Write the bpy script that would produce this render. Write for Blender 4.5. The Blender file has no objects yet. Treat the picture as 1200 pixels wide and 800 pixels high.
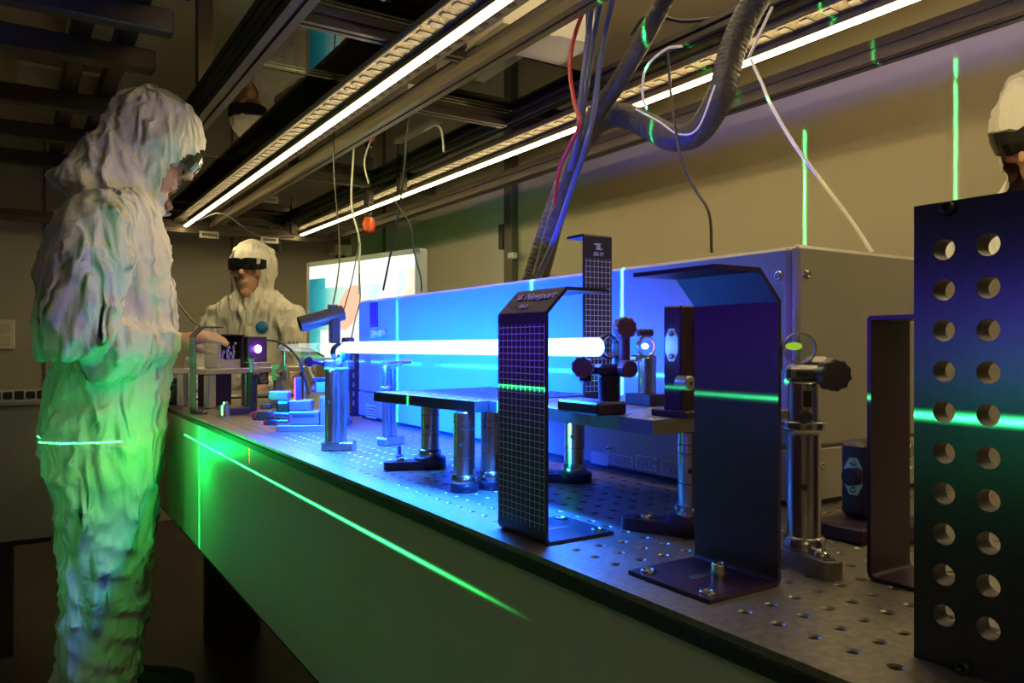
import bpy, bmesh, math, random
from mathutils import Vector, Matrix, noise
random.seed(7)
PI = math.pi
scene = bpy.context.scene
COL = scene.collection

# ------------------------------------------------------------------ camera
F, VX, HY = 898.0, 20.0, 404.0          # focal length in px, vanishing point of the table, horizon (1200x800 frame)
TH = math.atan2(600 - VX, F)
CT, ST = math.cos(TH), math.sin(TH)
TZ = 0.80                               # table top
CZ = TZ + 0.170                         # camera height
cam = bpy.data.cameras.new('camera')
cam.sensor_width = 36.0
cam.lens = F / 1200 * 36
cam.shift_y = (HY - 400) / 1200
cam.clip_start = 0.01
camo = bpy.data.objects.new('camera', cam)
COL.objects.link(camo)
camo.location = (0, 0, CZ)
camo.rotation_euler = (PI / 2, 0, -TH)
scene.camera = camo


def W(px, py, X=None, Y=None, Z=None, T=None):
    """a pixel and one known plane -> world point (X across the table, Y along it)"""
    r = (px - 600) / F
    up = (HY - py) / F
    dx, dy = CT * r + ST, -ST * r + CT
    if X is not None: t = X / dx
    elif Y is not None: t = Y / dy
    elif Z is not None: t = (Z - CZ) / up
    else: t = T
    return Vector((dx * t, dy * t, CZ + up * t))


def on_table(px, py):
    return W(px, py, Z=TZ)

# ------------------------------------------------------------------ view, world
vs = scene.view_settings
vs.view_transform = 'Standard'
vs.look = 'None'
vs.exposure = 0.0
vs.gamma = 1.0
vs.use_curve_mapping = False
scene.cycles.max_bounces = 8
scene.cycles.transparent_max_bounces = 16
scene.cycles.sample_clamp_indirect = 6.0
wd = bpy.data.worlds.new('world')
scene.world = wd
wd.use_nodes = True
wd.node_tree.nodes['Background'].inputs[0].default_value = (0.02, 0.018, 0.014, 1)
wd.node_tree.nodes['Background'].inputs[1].default_value = 0.3

LED_L = 38.0                            # radiance of the two LED strips
BEAM_L = 1.0

# ------------------------------------------------------------------ laser lamps (line projectors)
def light_nodes(l):
    l.use_nodes = True
    nt = l.node_tree
    em = next(n for n in nt.nodes if n.type == 'EMISSION')
    tc = nt.nodes.new('ShaderNodeTexCoord')
    return nt, em, tc.outputs['Normal']


def nmath(nt, op, a, b=None, clamp=False):
    n = nt.nodes.new('ShaderNodeMath')
    n.operation = op
    n.use_clamp = clamp
    for i, v in enumerate((a, b)):
        if v is None: continue
        if hasattr(v, 'links'): nt.links.new(v, n.inputs[i])
        else: n.inputs[i].default_value = v
    return n.outputs[0]


def laser_lamp(name, loc, color, power, planes):
    """a projector at loc; planes: list of (normal, half angle, fan centre direction, fan half angle, strength)"""
    l = bpy.data.lights.new(name, 'POINT')
    l.energy = power
    l.color = color
    l.shadow_soft_size = 0.0
    nt, em, nrm = light_nodes(l)
    total = None
    for n, eps, cdir, fan, stg, *soft in planes:
        n = Vector(n).normalized(); cdir = Vector(cdir).normalized()
        d1 = nt.nodes.new('ShaderNodeVectorMath'); d1.operation = 'DOT_PRODUCT'
        nt.links.new(nrm, d1.inputs[0]); d1.inputs[1].default_value = n
        a = nmath(nt, 'DIVIDE', d1.outputs['Value'], eps)
        a = nmath(nt, 'POWER', nmath(nt, 'ABSOLUTE', a), 3.0)
        m = nmath(nt, 'DIVIDE', 1.0, nmath(nt, 'ADD', a, 1.0))
        m = nmath(nt, 'MAXIMUM', nmath(nt, 'SUBTRACT', m, 0.02), 0.0)
        d2 = nt.nodes.new('ShaderNodeVectorMath'); d2.operation = 'DOT_PRODUCT'
        nt.links.new(nrm, d2.inputs[0]); d2.inputs[1].default_value = cdir
        mr = nt.nodes.new('ShaderNodeMapRange'); mr.interpolation_type = 'SMOOTHSTEP'
        nt.links.new(d2.outputs['Value'], mr.inputs[0])
        mr.inputs[1].default_value = math.cos(fan); mr.inputs[2].default_value = math.cos(fan * (soft[0] if soft else 0.8))
        m = nmath(nt, 'MULTIPLY', nmath(nt, 'MULTIPLY', m, mr.outputs[0]), stg)
        total = m if total is None else nmath(nt, 'ADD', total, m)
    nt.links.new(total, em.inputs['Strength'])
    em.inputs['Color'].default_value = (1, 1, 1, 1)
    o = bpy.data.objects.new(name, l)
    o.location = loc
    COL.objects.link(o)
    return o


GREEN = (0.03, 1.0, 0.20)
L1 = Vector((-0.62, 1.55, CZ - 0.227))
L2 = Vector((-0.55, 0.55, CZ - 0.038))


def vplane(src, tgt):                   # normal of the vertical plane through src and tgt
    d = Vector((tgt[0] - src[0], tgt[1] - src[1], 0)).normalized()
    return Vector((-d.y, d.x, 0)), d

skirt_hit = W(232, 600, X=0.353)
nA, dA = vplane(L1, skirt_hit)
laser_lamp('laser_level_low', L1, GREEN, 1.0, [
    ((0, 0, 1), 0.0010, (1.0, 0.105, 0), 0.92, 950.0),
    (nA, 0.0011, (dA.x, dA.y, -0.15), 0.30, 900.0),
    ((0, 0, 1), 1.0, (0.80, 0.52, -0.10), 0.55, 6.0, 0.1),
    ((0.11, 0, 1), 0.12, (0.85, -0.40, -0.20), 0.95, 2.6, 0.1)])
box_hit = W(470, 440, X=0.69)
wall_hit1 = W(943, 200, X=2.0); wall_hit2 = W(1120, 150, X=2.0)
nB, dB = vplane(L2, box_hit)
nC, dC = vplane(L2, wall_hit1); nD, dD = vplane(L2, wall_hit2)
door_hit = W(540, 270, X=2.0)
laser_lamp('laser_level_high', L2, GREEN, 1.0, [
    ((0, 0, 1), 0.0012, (0.9, 0.1, 0), 1.0, 700.0),
    (nB, 0.0011, (dB.x, dB.y, -0.02), 0.115, 1500.0),
    (nC, 0.0010, (dC.x, dC.y, 0.22), 0.36, 5500.0),
    (nD, 0.0009, (dD.x, dD.y, 0.22), 0.33, 4500.0),
    ((0, 0, 1), 1.0, (door_hit - L2), 0.26, 50.0, 0.1),
    ((0, 0, 1), 0.045, (0.95, -0.33, -0.02), 0.26, 3.0, 0.1)])
laser_lamp('violet_stray_beam', L2 + Vector((0, 0, 0.045)), (0.16, 0.03, 1.0), 1.0, [
    ((0, 0, 1), 0.055, (1.0, -0.02, 0), 0.33, 26.0, 0.1),
    ((0, 0, 1), 0.034, (0.95, -0.1, 0), 0.80, 7.0)])
nR, dR = vplane(L1, W(290, 530, X=0.353))
laser_lamp('red_pointer', L1, (1.0, 0.06, 0.02), 1.0, [(nR, 0.0012, (dR.x, dR.y, 0.034), 0.026, 260.0)])

BEAM0, BEAM1 = W(700, 406.5, X=0.452), W(405, 407, X=0.425)
BEAM_R = 0.0088


def blue_glow(name, back, energy, color, h, ya, yb):
    """scatter of the blue beam: a long thin lamp lying along it, back = direction it faces away from"""
    l = bpy.data.lights.new(name, 'AREA')
    l.shape = 'RECTANGLE'
    d = BEAM1 - BEAM0
    A_ = BEAM0 + d * (ya - BEAM0.y) / d.y; B_ = BEAM0 + d * (yb - BEAM0.y) / d.y
    l.size = (B_ - A_).length; l.size_y = h
    l.energy = energy; l.color = color; l.spread = math.radians(140)
    o = bpy.data.objects.new(name, l)
    x = d.normalized(); z = Vector(back); z = (z - x * z.dot(x)).normalized(); y = z.cross(x)
    o.matrix_world = Matrix.Translation((A_ + B_) / 2 - z * (BEAM_R + 0.002)) @ Matrix((x, y, z)).transposed().to_4x4()
    COL.objects.link(o)
blue_glow('blue_beam_glow', (-1, 0, 0.42), 30.0, (0.0, 0.045, 1.0), 0.012, 0.90, 1.55)
blue_glow('blue_beam_downlight', (0, 0, 1), 17.0, (0.01, 0.15, 1.0), 0.012, 0.58, 1.40)

gs = bpy.data.lights.new('green_laser_scatter', 'POINT')      # added lamp without a fixture, stands in for green laser glare
gs.energy = 1.0; gs.color = (0.0, 1.0, 0.13); gs.shadow_soft_size = 0.02
gso = bpy.data.objects.new('green_laser_scatter', gs); gso.location = (0.30, 1.84, CZ - 0.235); COL.objects.link(gso)

# ------------------------------------------------------------------ materials
MATS = {}


def mat(name, color, rough=0.5, metal=0.0, noise_amt=0.0, noise_scale=40.0, bump=0.0, bump_scale=60.0, emit=None, spec=None, stretch=(1, 1, 1)):
    if name in MATS: return MATS[name]
    m = bpy.data.materials.new(name)
    m.use_nodes = True
    nt = m.node_tree
    b = nt.nodes['Principled BSDF']
    b.inputs['Base Color'].default_value = (*color, 1)
    b.inputs['Roughness'].default_value = rough
    b.inputs['Metallic'].default_value = metal
    if spec is not None: b.inputs['Specular IOR Level'].default_value = spec
    if noise_amt or bump:
        tc = nt.nodes.new('ShaderNodeTexCoord')
        mp = nt.nodes.new('ShaderNodeMapping'); mp.inputs['Scale'].default_value = stretch
        nt.links.new(tc.outputs['Object'], mp.inputs[0])
    if noise_amt:
        n = nt.nodes.new('ShaderNodeTexNoise'); n.inputs['Scale'].default_value = noise_scale; n.inputs['Detail'].default_value = 5
        nt.links.new(mp.outputs[0], n.inputs['Vector'])
        r = nt.nodes.new('ShaderNodeValToRGB')
        r.color_ramp.elements[0].position = 0.3; r.color_ramp.elements[1].position = 0.7
        r.color_ramp.elements[0].color = (*[c * (1 - noise_amt) for c in color], 1)
        r.color_ramp.elements[1].color = (*[min(1, c * (1 + noise_amt)) for c in color], 1)
        nt.links.new(n.outputs['Fac'], r.inputs[0]); nt.links.new(r.outputs[0], b.inputs['Base Color'])
    if bump:
        n = nt.nodes.new('ShaderNodeTexNoise'); n.inputs['Scale'].default_value = bump_scale; n.inputs['Detail'].default_value = 4
        nt.links.new(mp.outputs[0], n.inputs['Vector'])
        bp = nt.nodes.new('ShaderNodeBump'); bp.inputs['Strength'].default_value = bump; bp.inputs['Distance'].default_value = 0.01
        nt.links.new(n.outputs['Fac'], bp.inputs['Height']); nt.links.new(bp.outputs[0], b.inputs['Normal'])
    if emit is not None:
        b.inputs['Emission Color'].default_value = (*emit[0], 1); b.inputs['Emission Strength'].default_value = emit[1]
    MATS[name] = m
    return m


def emission(name, color, strength):
    m = bpy.data.materials.new(name); m.use_nodes = True
    nt = m.node_tree; nt.nodes.clear()
    e = nt.nodes.new('ShaderNodeEmission'); o = nt.nodes.new('ShaderNodeOutputMaterial')
    e.inputs[0].default_value = (*color, 1); e.inputs[1].default_value = strength
    nt.links.new(e.outputs[0], o.inputs[0])
    MATS[name] = m
    return m


def pane_mat(name, tint, ior=1.5, rough=0.0, glossmul=1.0):
    m = bpy.data.materials.new(name); m.use_nodes = True
    nt = m.node_tree; nt.nodes.clear()
    o = nt.nodes.new('ShaderNodeOutputMaterial'); mx = nt.nodes.new('ShaderNodeMixShader')
    t = nt.nodes.new('ShaderNodeBsdfTransparent'); g = nt.nodes.new('ShaderNodeBsdfGlossy'); f = nt.nodes.new('ShaderNodeFresnel')
    t.inputs[0].default_value = (*tint, 1); g.inputs['Roughness'].default_value = rough; f.inputs[0].default_value = ior
    mu = nt.nodes.new('ShaderNodeMath'); mu.operation = 'MULTIPLY'; mu.use_clamp = True; mu.inputs[1].default_value = glossmul
    nt.links.new(f.outputs[0], mu.inputs[0]); nt.links.new(mu.outputs[0], mx.inputs[0])
    nt.links.new(t.outputs[0], mx.inputs[1]); nt.links.new(g.outputs[0], mx.inputs[2]); nt.links.new(mx.outputs[0], o.inputs[0])
    MATS[name] = m
    return m


M_TABLE = mat('table_steel', (0.30, 0.27, 0.225), 0.38, 0.6, 0.22, 160.0, 0.05, 400.0)
M_SKIRT = mat('table_skirt', (0.60, 0.65, 0.44), 0.42, 0.0, 0.04, 6.0)
M_RUBBER = mat('black_edge', (0.025, 0.024, 0.024), 0.5)
M_STEEL = mat('stainless', (0.62, 0.60, 0.57), 0.24, 1.0, 0.05, 60.0)
M_STEELD = mat('dark_steel', (0.30, 0.29, 0.29), 0.3, 1.0)
M_ALU = mat('aluminium', (0.66, 0.65, 0.64), 0.38, 1.0, 0.05, 90.0)
M_BLK = mat('black_anodised', (0.045, 0.020, 0.048), 0.36, 0.0, 0.1, 200.0)
M_BLK2 = mat('black_plastic', (0.018, 0.017, 0.019), 0.45)
M_KNOB = mat('violet_black_knob', (0.15, 0.05, 0.19), 0.4)
M_CASE = mat('beige_plastic', (0.66, 0.60, 0.47), 0.38, 0.0, 0.03, 20.0)
M_ENC = mat('enclosure_paint', (0.42, 0.385, 0.33), 0.40, 0.0, 0.03, 20.0)
M_SEAM = mat('seam_dark', (0.06, 0.055, 0.05), 0.6)
M_WALL = mat('wall_paint', (0.46, 0.41, 0.285), 0.42, 0.0, 0.03, 3.0)
M_WALL2 = mat('wall_panel_grey', (0.42, 0.40, 0.33), 0.5, 0.0, 0.03, 3.0)
M_DOOR = mat('door_paint', (0.50, 0.50, 0.40), 0.45, 0.0, 0.03, 4.0)
M_TRIM = mat('trim_brown', (0.12, 0.10, 0.075), 0.5)
M_FLOOR = mat('floor_dark', (0.055, 0.045, 0.036), 0.38, 0.0, 0.3, 5.0)
M_CEIL = mat('ceiling_panel', (0.68, 0.60, 0.42), 0.7, 0.0, 0.12, 3.0)
M_FRAME = mat('frame_dark', (0.075, 0.060, 0.042), 0.40, 0.6)
M_RAIL = mat('rail_bronze', (0.30, 0.25, 0.17), 0.38, 0.85)
M_TRAY = mat('tray_mesh', (0.24, 0.19, 0.12), 0.42, 0.85, 0.35, 140.0, 0.5, 220.0)
M_GLASS = pane_mat('shelf_glass', (0.92, 0.95, 0.92), 1.5, 0.0, 1.1)
M_LENS = pane_mat('lens_glass', (0.80, 0.86, 0.95), 1.6, 0.0, 1.5)
M_LED = emission('led_light', (1.0, 0.78, 0.38), LED_L)
M_BEAM = emission('blue_beam_light', (0.075, 0.25, 1.0), 18.0 * BEAM_L)
M_BEAMCORE = emission('white_beam_light', (0.8, 0.9, 1.0), 3.0)
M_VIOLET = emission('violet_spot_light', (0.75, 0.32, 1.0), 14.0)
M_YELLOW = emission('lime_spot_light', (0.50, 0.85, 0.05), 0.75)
M_SUIT = None
M_SKIN = mat('skin', (0.60, 0.33, 0.22), 0.5, 0.0, 0.08, 30.0)
M_GOG = mat('goggle_black', (0.012, 0.012, 0.013), 0.12)
M_GOGS = mat('goggle_mirror', (0.10, 0.12, 0.10), 0.10, 0.8)
M_SHOE = mat('shoe_dark', (0.03, 0.03, 0.03), 0.6)
M_BADGE = mat('badge_blue', (0.03, 0.20, 0.55), 0.5, 0.0, 0.5, 60.0)
M_CABW = mat('cable_white', (0.75, 0.70, 0.58), 0.5)
M_CABB = mat('cable_black', (0.02, 0.02, 0.021), 0.42)
M_CABR = mat('cable_red', (0.35, 0.02, 0.02), 0.35)
M_CABBL = mat('cable_blue', (0.05, 0.07, 0.20), 0.4)
M_HOSE = mat('hose_black', (0.035, 0.030, 0.026), 0.45, 0.0, 0.2, 60.0, 0.6, 70.0)
M_CARD = mat('cardboard', (0.42, 0.30, 0.16), 0.8, 0.0, 0.15, 12.0)
M_MONF = mat('monitor_frame', (0.55, 0.53, 0.48), 0.35)
M_WHITE = mat('white_plastic', (0.75, 0.72, 0.64), 0.4)
M_PRINT = mat('white_print', (0.72, 0.70, 0.72), 0.6)
M_RED = mat('red_plastic', (0.60, 0.03, 0.02), 0.4)
M_LAMPR = mat('orange_lamp', (0.6, 0.10, 0.03), 0.25, emit=((1.0, 0.18, 0.03), 0.35))
M_BENCH = mat('bench_panel', (0.36, 0.37, 0.33), 0.5, 0.0, 0.04, 5.0)

# ------------------------------------------------------------------ mesh helpers
class MB:
    def __init__(self):
        self.v = []; self.f = []; self.s = []

    def add(self, vs, fs, smooth=False):
        o = len(self.v)
        self.v += [Vector(p) for p in vs]
        self.f += [tuple(i + o for i in f) for f in fs]
        self.s += [smooth] * len(fs) if isinstance(smooth, bool) else list(smooth)
        return self

    def box(self, c, s, rz=0.0, ch=0.0, R=None):
        """chamfered box, centre c, full size s"""
        c = Vector(c); h = Vector(s) / 2
        ch = min(ch, min(h) * 0.8)
        R = R if R is not None else Matrix.Rotation(rz, 3, 'Z')
        if ch <= 0:
            vs = [c + R @ Vector((sx * h.x, sy * h.y, sz * h.z)) for sx in (-1, 1) for sy in (-1, 1) for sz in (-1, 1)]
            return self.add(vs, [(0, 1, 3, 2), (4, 6, 7, 5), (0, 4, 5, 1), (2, 3, 7, 6), (0, 2, 6, 4), (1, 5, 7, 3)])
        bm = bmesh.new()
        bmesh.ops.create_cube(bm, size=1.0)
        for v in bm.verts: v.co = Vector((v.co.x * 2 * h.x, v.co.y * 2 * h.y, v.co.z * 2 * h.z))
        bmesh.ops.bevel(bm, geom=list(bm.edges), offset=ch, segments=1, affect='EDGES')
        bm.verts.index_update()
        vs = [c + R @ v.co for v in bm.verts]; fs = [tuple(v.index for v in f.verts) for f in bm.faces]
        bm.free()
        return self.add(vs, fs)

    def cyl(self, p0, p1, r, r2=None, n=24, caps=True, ch=0.0):
        p0, p1 = Vector(p0), Vector(p1); r2 = r if r2 is None else r2
        d = (p1 - p0).normalized()
        a = d.orthogonal().normalized(); b = d.cross(a)
        L = (p1 - p0).length
        if ch > 0: rings = [(0, r - ch), (ch / L, r), (1 - ch / L, r2), (1, r2 - ch)]
        else: rings = [(0, r), (1, r2)]
        vs = []; fs = []
        for t, rr in rings:
            vs += [p0.lerp(p1, t) + rr * (a * math.cos(2 * PI * i / n) + b * math.sin(2 * PI * i / n)) for i in range(n)]
        for k in range(len(rings) - 1):
            fs += [(k * n + i, k * n + (i + 1) % n, (k + 1) * n + (i + 1) % n, (k + 1) * n + i) for i in range(n)]
        if ch > 0:                       # keep chamfers flat shaded
            for k in range(len(rings) - 1):
                sub = fs[k * n:(k + 1) * n]
                idx = sorted({i for f in sub for i in f}); mp = {j: q for q, j in enumerate(idx)}
                self.add([vs[j] for j in idx], [tuple(mp[i] for i in f) for f in sub], True)
        else: self.add(vs, fs, True)
        if caps:
            self.add(vs[:n], [tuple(range(n - 1, -1, -1))]); self.add(vs[-n:], [tuple(range(n))])
        return self

    def lathe(self, prof, c=(0, 0, 0), axis=(0, 0, 1), n=28, smooth=True, closed=False):
        """prof: list of (radius, height) along axis"""
        d = Vector(axis).normalized(); a = d.orthogonal().normalized(); b = d.cross(a); c = Vector(c)
        vs = []
        for r, h in prof:
            vs += [c + d * h + max(r, 1e-5) * (a * math.cos(2 * PI * i / n) + b * math.sin(2 * PI * i / n)) for i in range(n)]
        m = len(prof); fs = []
        for k in range(m if closed else m - 1):
            k2 = (k + 1) % m
            fs += [(k * n + i, k * n + (i + 1) % n, k2 * n + (i + 1) % n, k2 * n + i) for i in range(n)]
        return self.add(vs, fs, smooth)

    def ring(self, c, axis, r_in, r_out, w, n=32):
        ax = Vector(axis).normalized()
        for pr in ([(r_in, -w / 2), (r_out, -w / 2)], [(r_out, -w / 2), (r_out, w / 2)], [(r_out, w / 2), (r_in, w / 2)], [(r_in, w / 2), (r_in, -w / 2)]):
            self.lathe(pr, c, ax, n)
        return self

    def prism(self, pts, d):
        """polygon pts (3D) swept along vector d"""
        d = Vector(d); n = len(pts); P = [Vector(p) for p in pts]
        self.add(P, [tuple(range(n - 1, -1, -1))]); self.add([p + d for p in P], [tuple(range(n))])
        for i in range(n):
            j = (i + 1) % n
            self.add([P[i], P[j], P[j] + d, P[i] + d], [(0, 1, 2, 3)])
        return self

    def tube(self, path, r, n=8, sub=6):
        P = [Vector(p) for p in path]
        Q = []
        for i in range(len(P) - 1):
            p0 = P[i - 1] if i else P[0] * 2 - P[1]; p3 = P[i + 2] if i + 2 < len(P) else P[-1] * 2 - P[-2]
            p1, p2 = P[i], P[i + 1]
            for k in range(sub):
                t = k / sub
                Q.append(0.5 * ((2 * p1) + (p2 - p0) * t + (2 * p0 - 5 * p1 + 4 * p2 - p3) * t * t + (3 * p1 - p0 - 3 * p2 + p3) * t ** 3))
        Q.append(P[-1])
        vs = []; a = None
        for i, q in enumerate(Q):
            d = (Q[min(i + 1, len(Q) - 1)] - Q[max(i - 1, 0)]).normalized()
            a = d.orthogonal().normalized() if a is None else (a - d * a.dot(d)).normalized()
            b = d.cross(a)
            rr = r(i / (len(Q) - 1)) if callable(r) else r
            vs += [q + rr * (a * math.cos(2 * PI * k / n) + b * math.sin(2 * PI * k / n)) for k in range(n)]
        fs = []
        for i in range(len(Q) - 1):
            fs += [(i * n + k, i * n + (k + 1) % n, (i + 1) * n + (k + 1) % n, (i + 1) * n + k) for k in range(n)]
        self.add(vs, fs, True)
        self.add(vs[:n], [tuple(range(n - 1, -1, -1))]); self.add(vs[-n:], [tuple(range(n))])
        return self

    def loft(self, rings, n=20):
        """rings: (centre, a, b) half axes as vectors; capped"""
        vs = []
        for c, a, b in rings:
            c, a, b = Vector(c), Vector(a), Vector(b)
            vs += [c + a * math.cos(2 * PI * i / n) + b * math.sin(2 * PI * i / n) for i in range(n)]
        fs = []
        for k in range(len(rings) - 1):
            fs += [(k * n + i, k * n + (i + 1) % n, (k + 1) * n + (i + 1) % n, (k + 1) * n + i) for i in range(n)]
        fs += [tuple(range(n - 1, -1, -1)), tuple(range(len(vs) - n, len(vs)))]
        return self.add(vs, fs, True)

    def ball(self, c, r, R=None, nu=20, nv=12):
        c = Vector(c); r = Vector(r) if not isinstance(r, (int, float)) else Vector((r, r, r))
        R = R if R is not None else Matrix.Identity(3)
        vs = [c + R @ Vector((0, 0, r.z))]
        for j in range(1, nv):
            p = PI * j / nv
            vs += [c + R @ Vector((r.x * math.sin(p) * math.cos(2 * PI * i / nu), r.y * math.sin(p) * math.sin(2 * PI * i / nu), r.z * math.cos(p))) for i in range(nu)]
        vs.append(c + R @ Vector((0, 0, -r.z)))
        fs = [(0, 1 + i, 1 + (i + 1) % nu) for i in range(nu)]
        for j in range(nv - 2):
            o = 1 + j * nu
            fs += [(o + i, o + nu + i, o + nu + (i + 1) % nu, o + (i + 1) % nu) for i in range(nu)]
        o = 1 + (nv - 2) * nu
        fs += [(o + i, len(vs) - 1, o + (i + 1) % nu) for i in range(nu)]
        return self.add(vs, fs, True)

    def mesh(self, name):
        me = bpy.data.meshes.new(name)
        me.from_pydata([tuple(p) for p in self.v], [], self.f)
        me.polygons.foreach_set('use_smooth', self.s)
        me.update()
        return me


def link(o, parent=None):
    COL.objects.link(o)
    if parent is not None: o.parent = parent
    return o


def part(name, mb, m, parent=None, label=None, fix=True):
    me = mb.mesh(name) if isinstance(mb, MB) else mb
    if fix and isinstance(mb, MB):
        bm = bmesh.new(); bm.from_mesh(me)
        bmesh.ops.recalc_face_normals(bm, faces=bm.faces)
        bm.to_mesh(me); bm.free()
    me.materials.clear(); me.materials.append(m)
    o = link(bpy.data.objects.new(name, me), parent)
    if label: o['label'] = label
    return o


def tag(o, label, cat, group=None, kind=None):
    if label: o['label'] = label
    if cat: o['category'] = cat
    if group: o['group'] = group
    if kind: o['kind'] = kind
    return o


def thing(name, loc, label, cat, rz=0.0, group=None):
    o = bpy.data.objects.new(name, None)
    o.empty_display_size = 0.02
    o.location = loc; o.rotation_euler = (0, 0, rz)
    link(o)
    return tag(o, label, cat, group)


def struct(name, mb, m, label=None, cat=None):
    o = part(name, mb, m)
    return tag(o, label, cat, None, 'structure')


def copy_tree(o, parent=None):
    c = o.copy(); COL.objects.link(c); c.parent = parent
    for ch in list(o.children): copy_tree(ch, c)
    return c

# ================================================================== SETTING
TX = 0.353                              # front edge of the optical table
WBX, WFY = 2.0, 4.6
ROOF = CZ + 1.05
wf = struct('floor', MB().box((0.0, 1.3, -0.025), (4.4, 6.9, 0.05)), M_FLOOR)
wb = struct('wall_back', MB().box((WBX + 0.03, 1.3, ROOF / 2), (0.06, 6.9, ROOF)), M_WALL)
wfar = struct('wall_far', MB().box((0.0, WFY + 0.03, ROOF / 2), (4.4, 0.06, ROOF)), M_WALL2)
wl = struct('wall_left', MB().box((-2.13, 1.3, ROOF / 2), (0.06, 6.9, ROOF)), M_WALL2)
wn = struct('wall_near', MB().box((0.0, -2.1, ROOF / 2), (4.4, 0.06, ROOF)), M_WALL2)
ce = struct('ceiling', MB().box((0.0, 1.3, ROOF + 0.025), (4.4, 6.9, 0.05)), M_CEIL)
# seams and cover strips of the wall panels
for px in (52, 156, 272, 450):
    p = W(px, 350, Y=WFY - 0.004)
    part('cover_strip', MB().box((p.x, p.y, ROOF / 2), (0.012, 0.008, ROOF - 0.02)), M_TRIM, wfar)
# conduits on the far wall
for px in (316, 328):
    p = W(px, 240, Y=WFY - 0.012)
    part('conduit', MB().cyl((p.x, p.y, CZ + 0.55), (p.x, p.y, CZ + 1.03), 0.011, n=10), M_ALU, wfar)
# door and its post in the back wall
dz0, dz1 = 0.02, ROOF - 0.08
door = struct('door_1', MB().box((WBX - 0.012, 3.83, (dz0 + dz1) / 2), (0.024, 1.42, dz1 - dz0), ch=0.003), M_DOOR)
part('door_post', MB().box((WBX - 0.02, 3.075, ROOF / 2), (0.04, 0.07, ROOF - 0.02), ch=0.004), M_TRIM, door)
for zz in (CZ + 0.52, CZ - 0.3):
    part('hinge', MB().box((WBX - 0.035, 3.125, zz), (0.03, 0.035, 0.12), ch=0.003), M_BLK2, door)
    part('hinge', MB().box((WBX - 0.04, 3.03, zz - 0.1), (0.03, 0.05, 0.03), ch=0.006), M_WHITE, door)
part('baseboard', MB().box((WBX - 0.006, 0.5, 0.05), (0.012, 4.9, 0.10)), M_TRIM, wb)
# ceiling grid of dark beams
GZ = CZ + 0.80
gx0, gx1 = -1.9, 0.34
for py, th in ((-40, .05), (14, .05), (65, .06), (127, .055), (166, .06), (196, .06), (222, .04), (238, .04)):
    p = W(60, py, Z=GZ)
    if p.y > WFY - 0.05: continue
    part('cross_beam', MB().box(((gx0 + gx1) / 2, p.y, GZ + 0.03), (gx1 - gx0, th, 0.06), ch=0.004), M_FRAME, ce)
for X in (-1.0, -0.42, 0.15, 0.26):
    part('long_beam', MB().box((X, 2.75, GZ + 0.085), (0.05, 3.4, 0.05), ch=0.004), M_FRAME, ce)
for X in (-0.42, 0.26):
    for Y in (1.6, 3.4):
        part('hanger', MB().box((X, Y, (GZ + ROOF) / 2 + 0.04), (0.035, 0.035, ROOF - GZ - 0.1)), M_FRAME, ce)
for k, (xa, xb, ya, yb) in enumerate(((-1.7, -0.5, 2.2, 2.9), (-0.3, 0.12, 2.3, 2.75), (-1.6, -0.6, 3.0, 3.6), (0.0, 0.3, 3.0, 3.4))):
    part('panel', MB().box(((xa + xb) / 2, (ya + yb) / 2, GZ + 0.13), (xb - xa, yb - ya, 0.012)), (M_WALL, M_CARD)[k == 1], ce)
# wall socket and a label plate
p = W(6, 392, Y=WFY)
so = tag(part('wall_socket', MB().box((p.x, WFY - 0.012, p.z), (0.085, 0.024, 0.15), ch=0.006), M_WHITE), 'white double socket on the grey far wall', 'socket')
part('socket_insert', MB().box((p.x, WFY - 0.026, p.z + 0.03), (0.05, 0.006, 0.045), ch=0.002), M_CASE, so)
part('socket_insert', MB().box((p.x, WFY - 0.026, p.z - 0.03), (0.05, 0.006, 0.045), ch=0.002), M_CASE, so)

cl_ = thing('ceiling_light', (-0.55, -1.3, ROOF), 'flat square ceiling light over the aisle', 'light')  # invented fitting out of frame, added as room fill light
part('frame', MB().box((0, 0, -0.012), (0.62, 1.22, 0.024), ch=0.003), M_WHITE, cl_)
part('diffuser', MB().box((0, 0, -0.0255), (0.56, 1.16, 0.003)), emission('ceiling_light_glow', (1.0, 0.80, 0.45), 2.3), cl_)
cl2 = thing('suspended_light', (0.95, 1.15, ROOF - 0.16), 'flat light box hung between ceiling and glass shelf', 'light')  # invented light box out of frame, added to brighten ceiling and shelf
part('frame', MB().box((0, 0, 0), (0.9, 0.5, 0.03), ch=0.003), M_WHITE, cl2)
part('diffuser', MB().box((0, 0, -0.0165), (0.84, 0.44, 0.003)), MATS['ceiling_light_glow'], cl2)
part('upper_diffuser', MB().box((0, 0, 0.0165), (0.84, 0.44, 0.003)), emission('uplight_glow', (1.0, 0.80, 0.45), 9.0), cl2)
for sx in (-0.4, 0.4): part('suspension_rod', MB().cyl((sx, 0, 0.015), (sx, 0, 0.16), 0.004, n=8), M_STEELD, cl2)

# ================================================================== OPTICAL TABLE
TY0, TY1, TX1 = -0.35, 2.95, 1.44
TH_ = 0.305
tab = thing('optical_table', ((TX + TX1) / 2, (TY0 + TY1) / 2, 0), 'long optical table with perforated steel top and pale green side panels', 'table')
toff = -Vector(tab.location)


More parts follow.
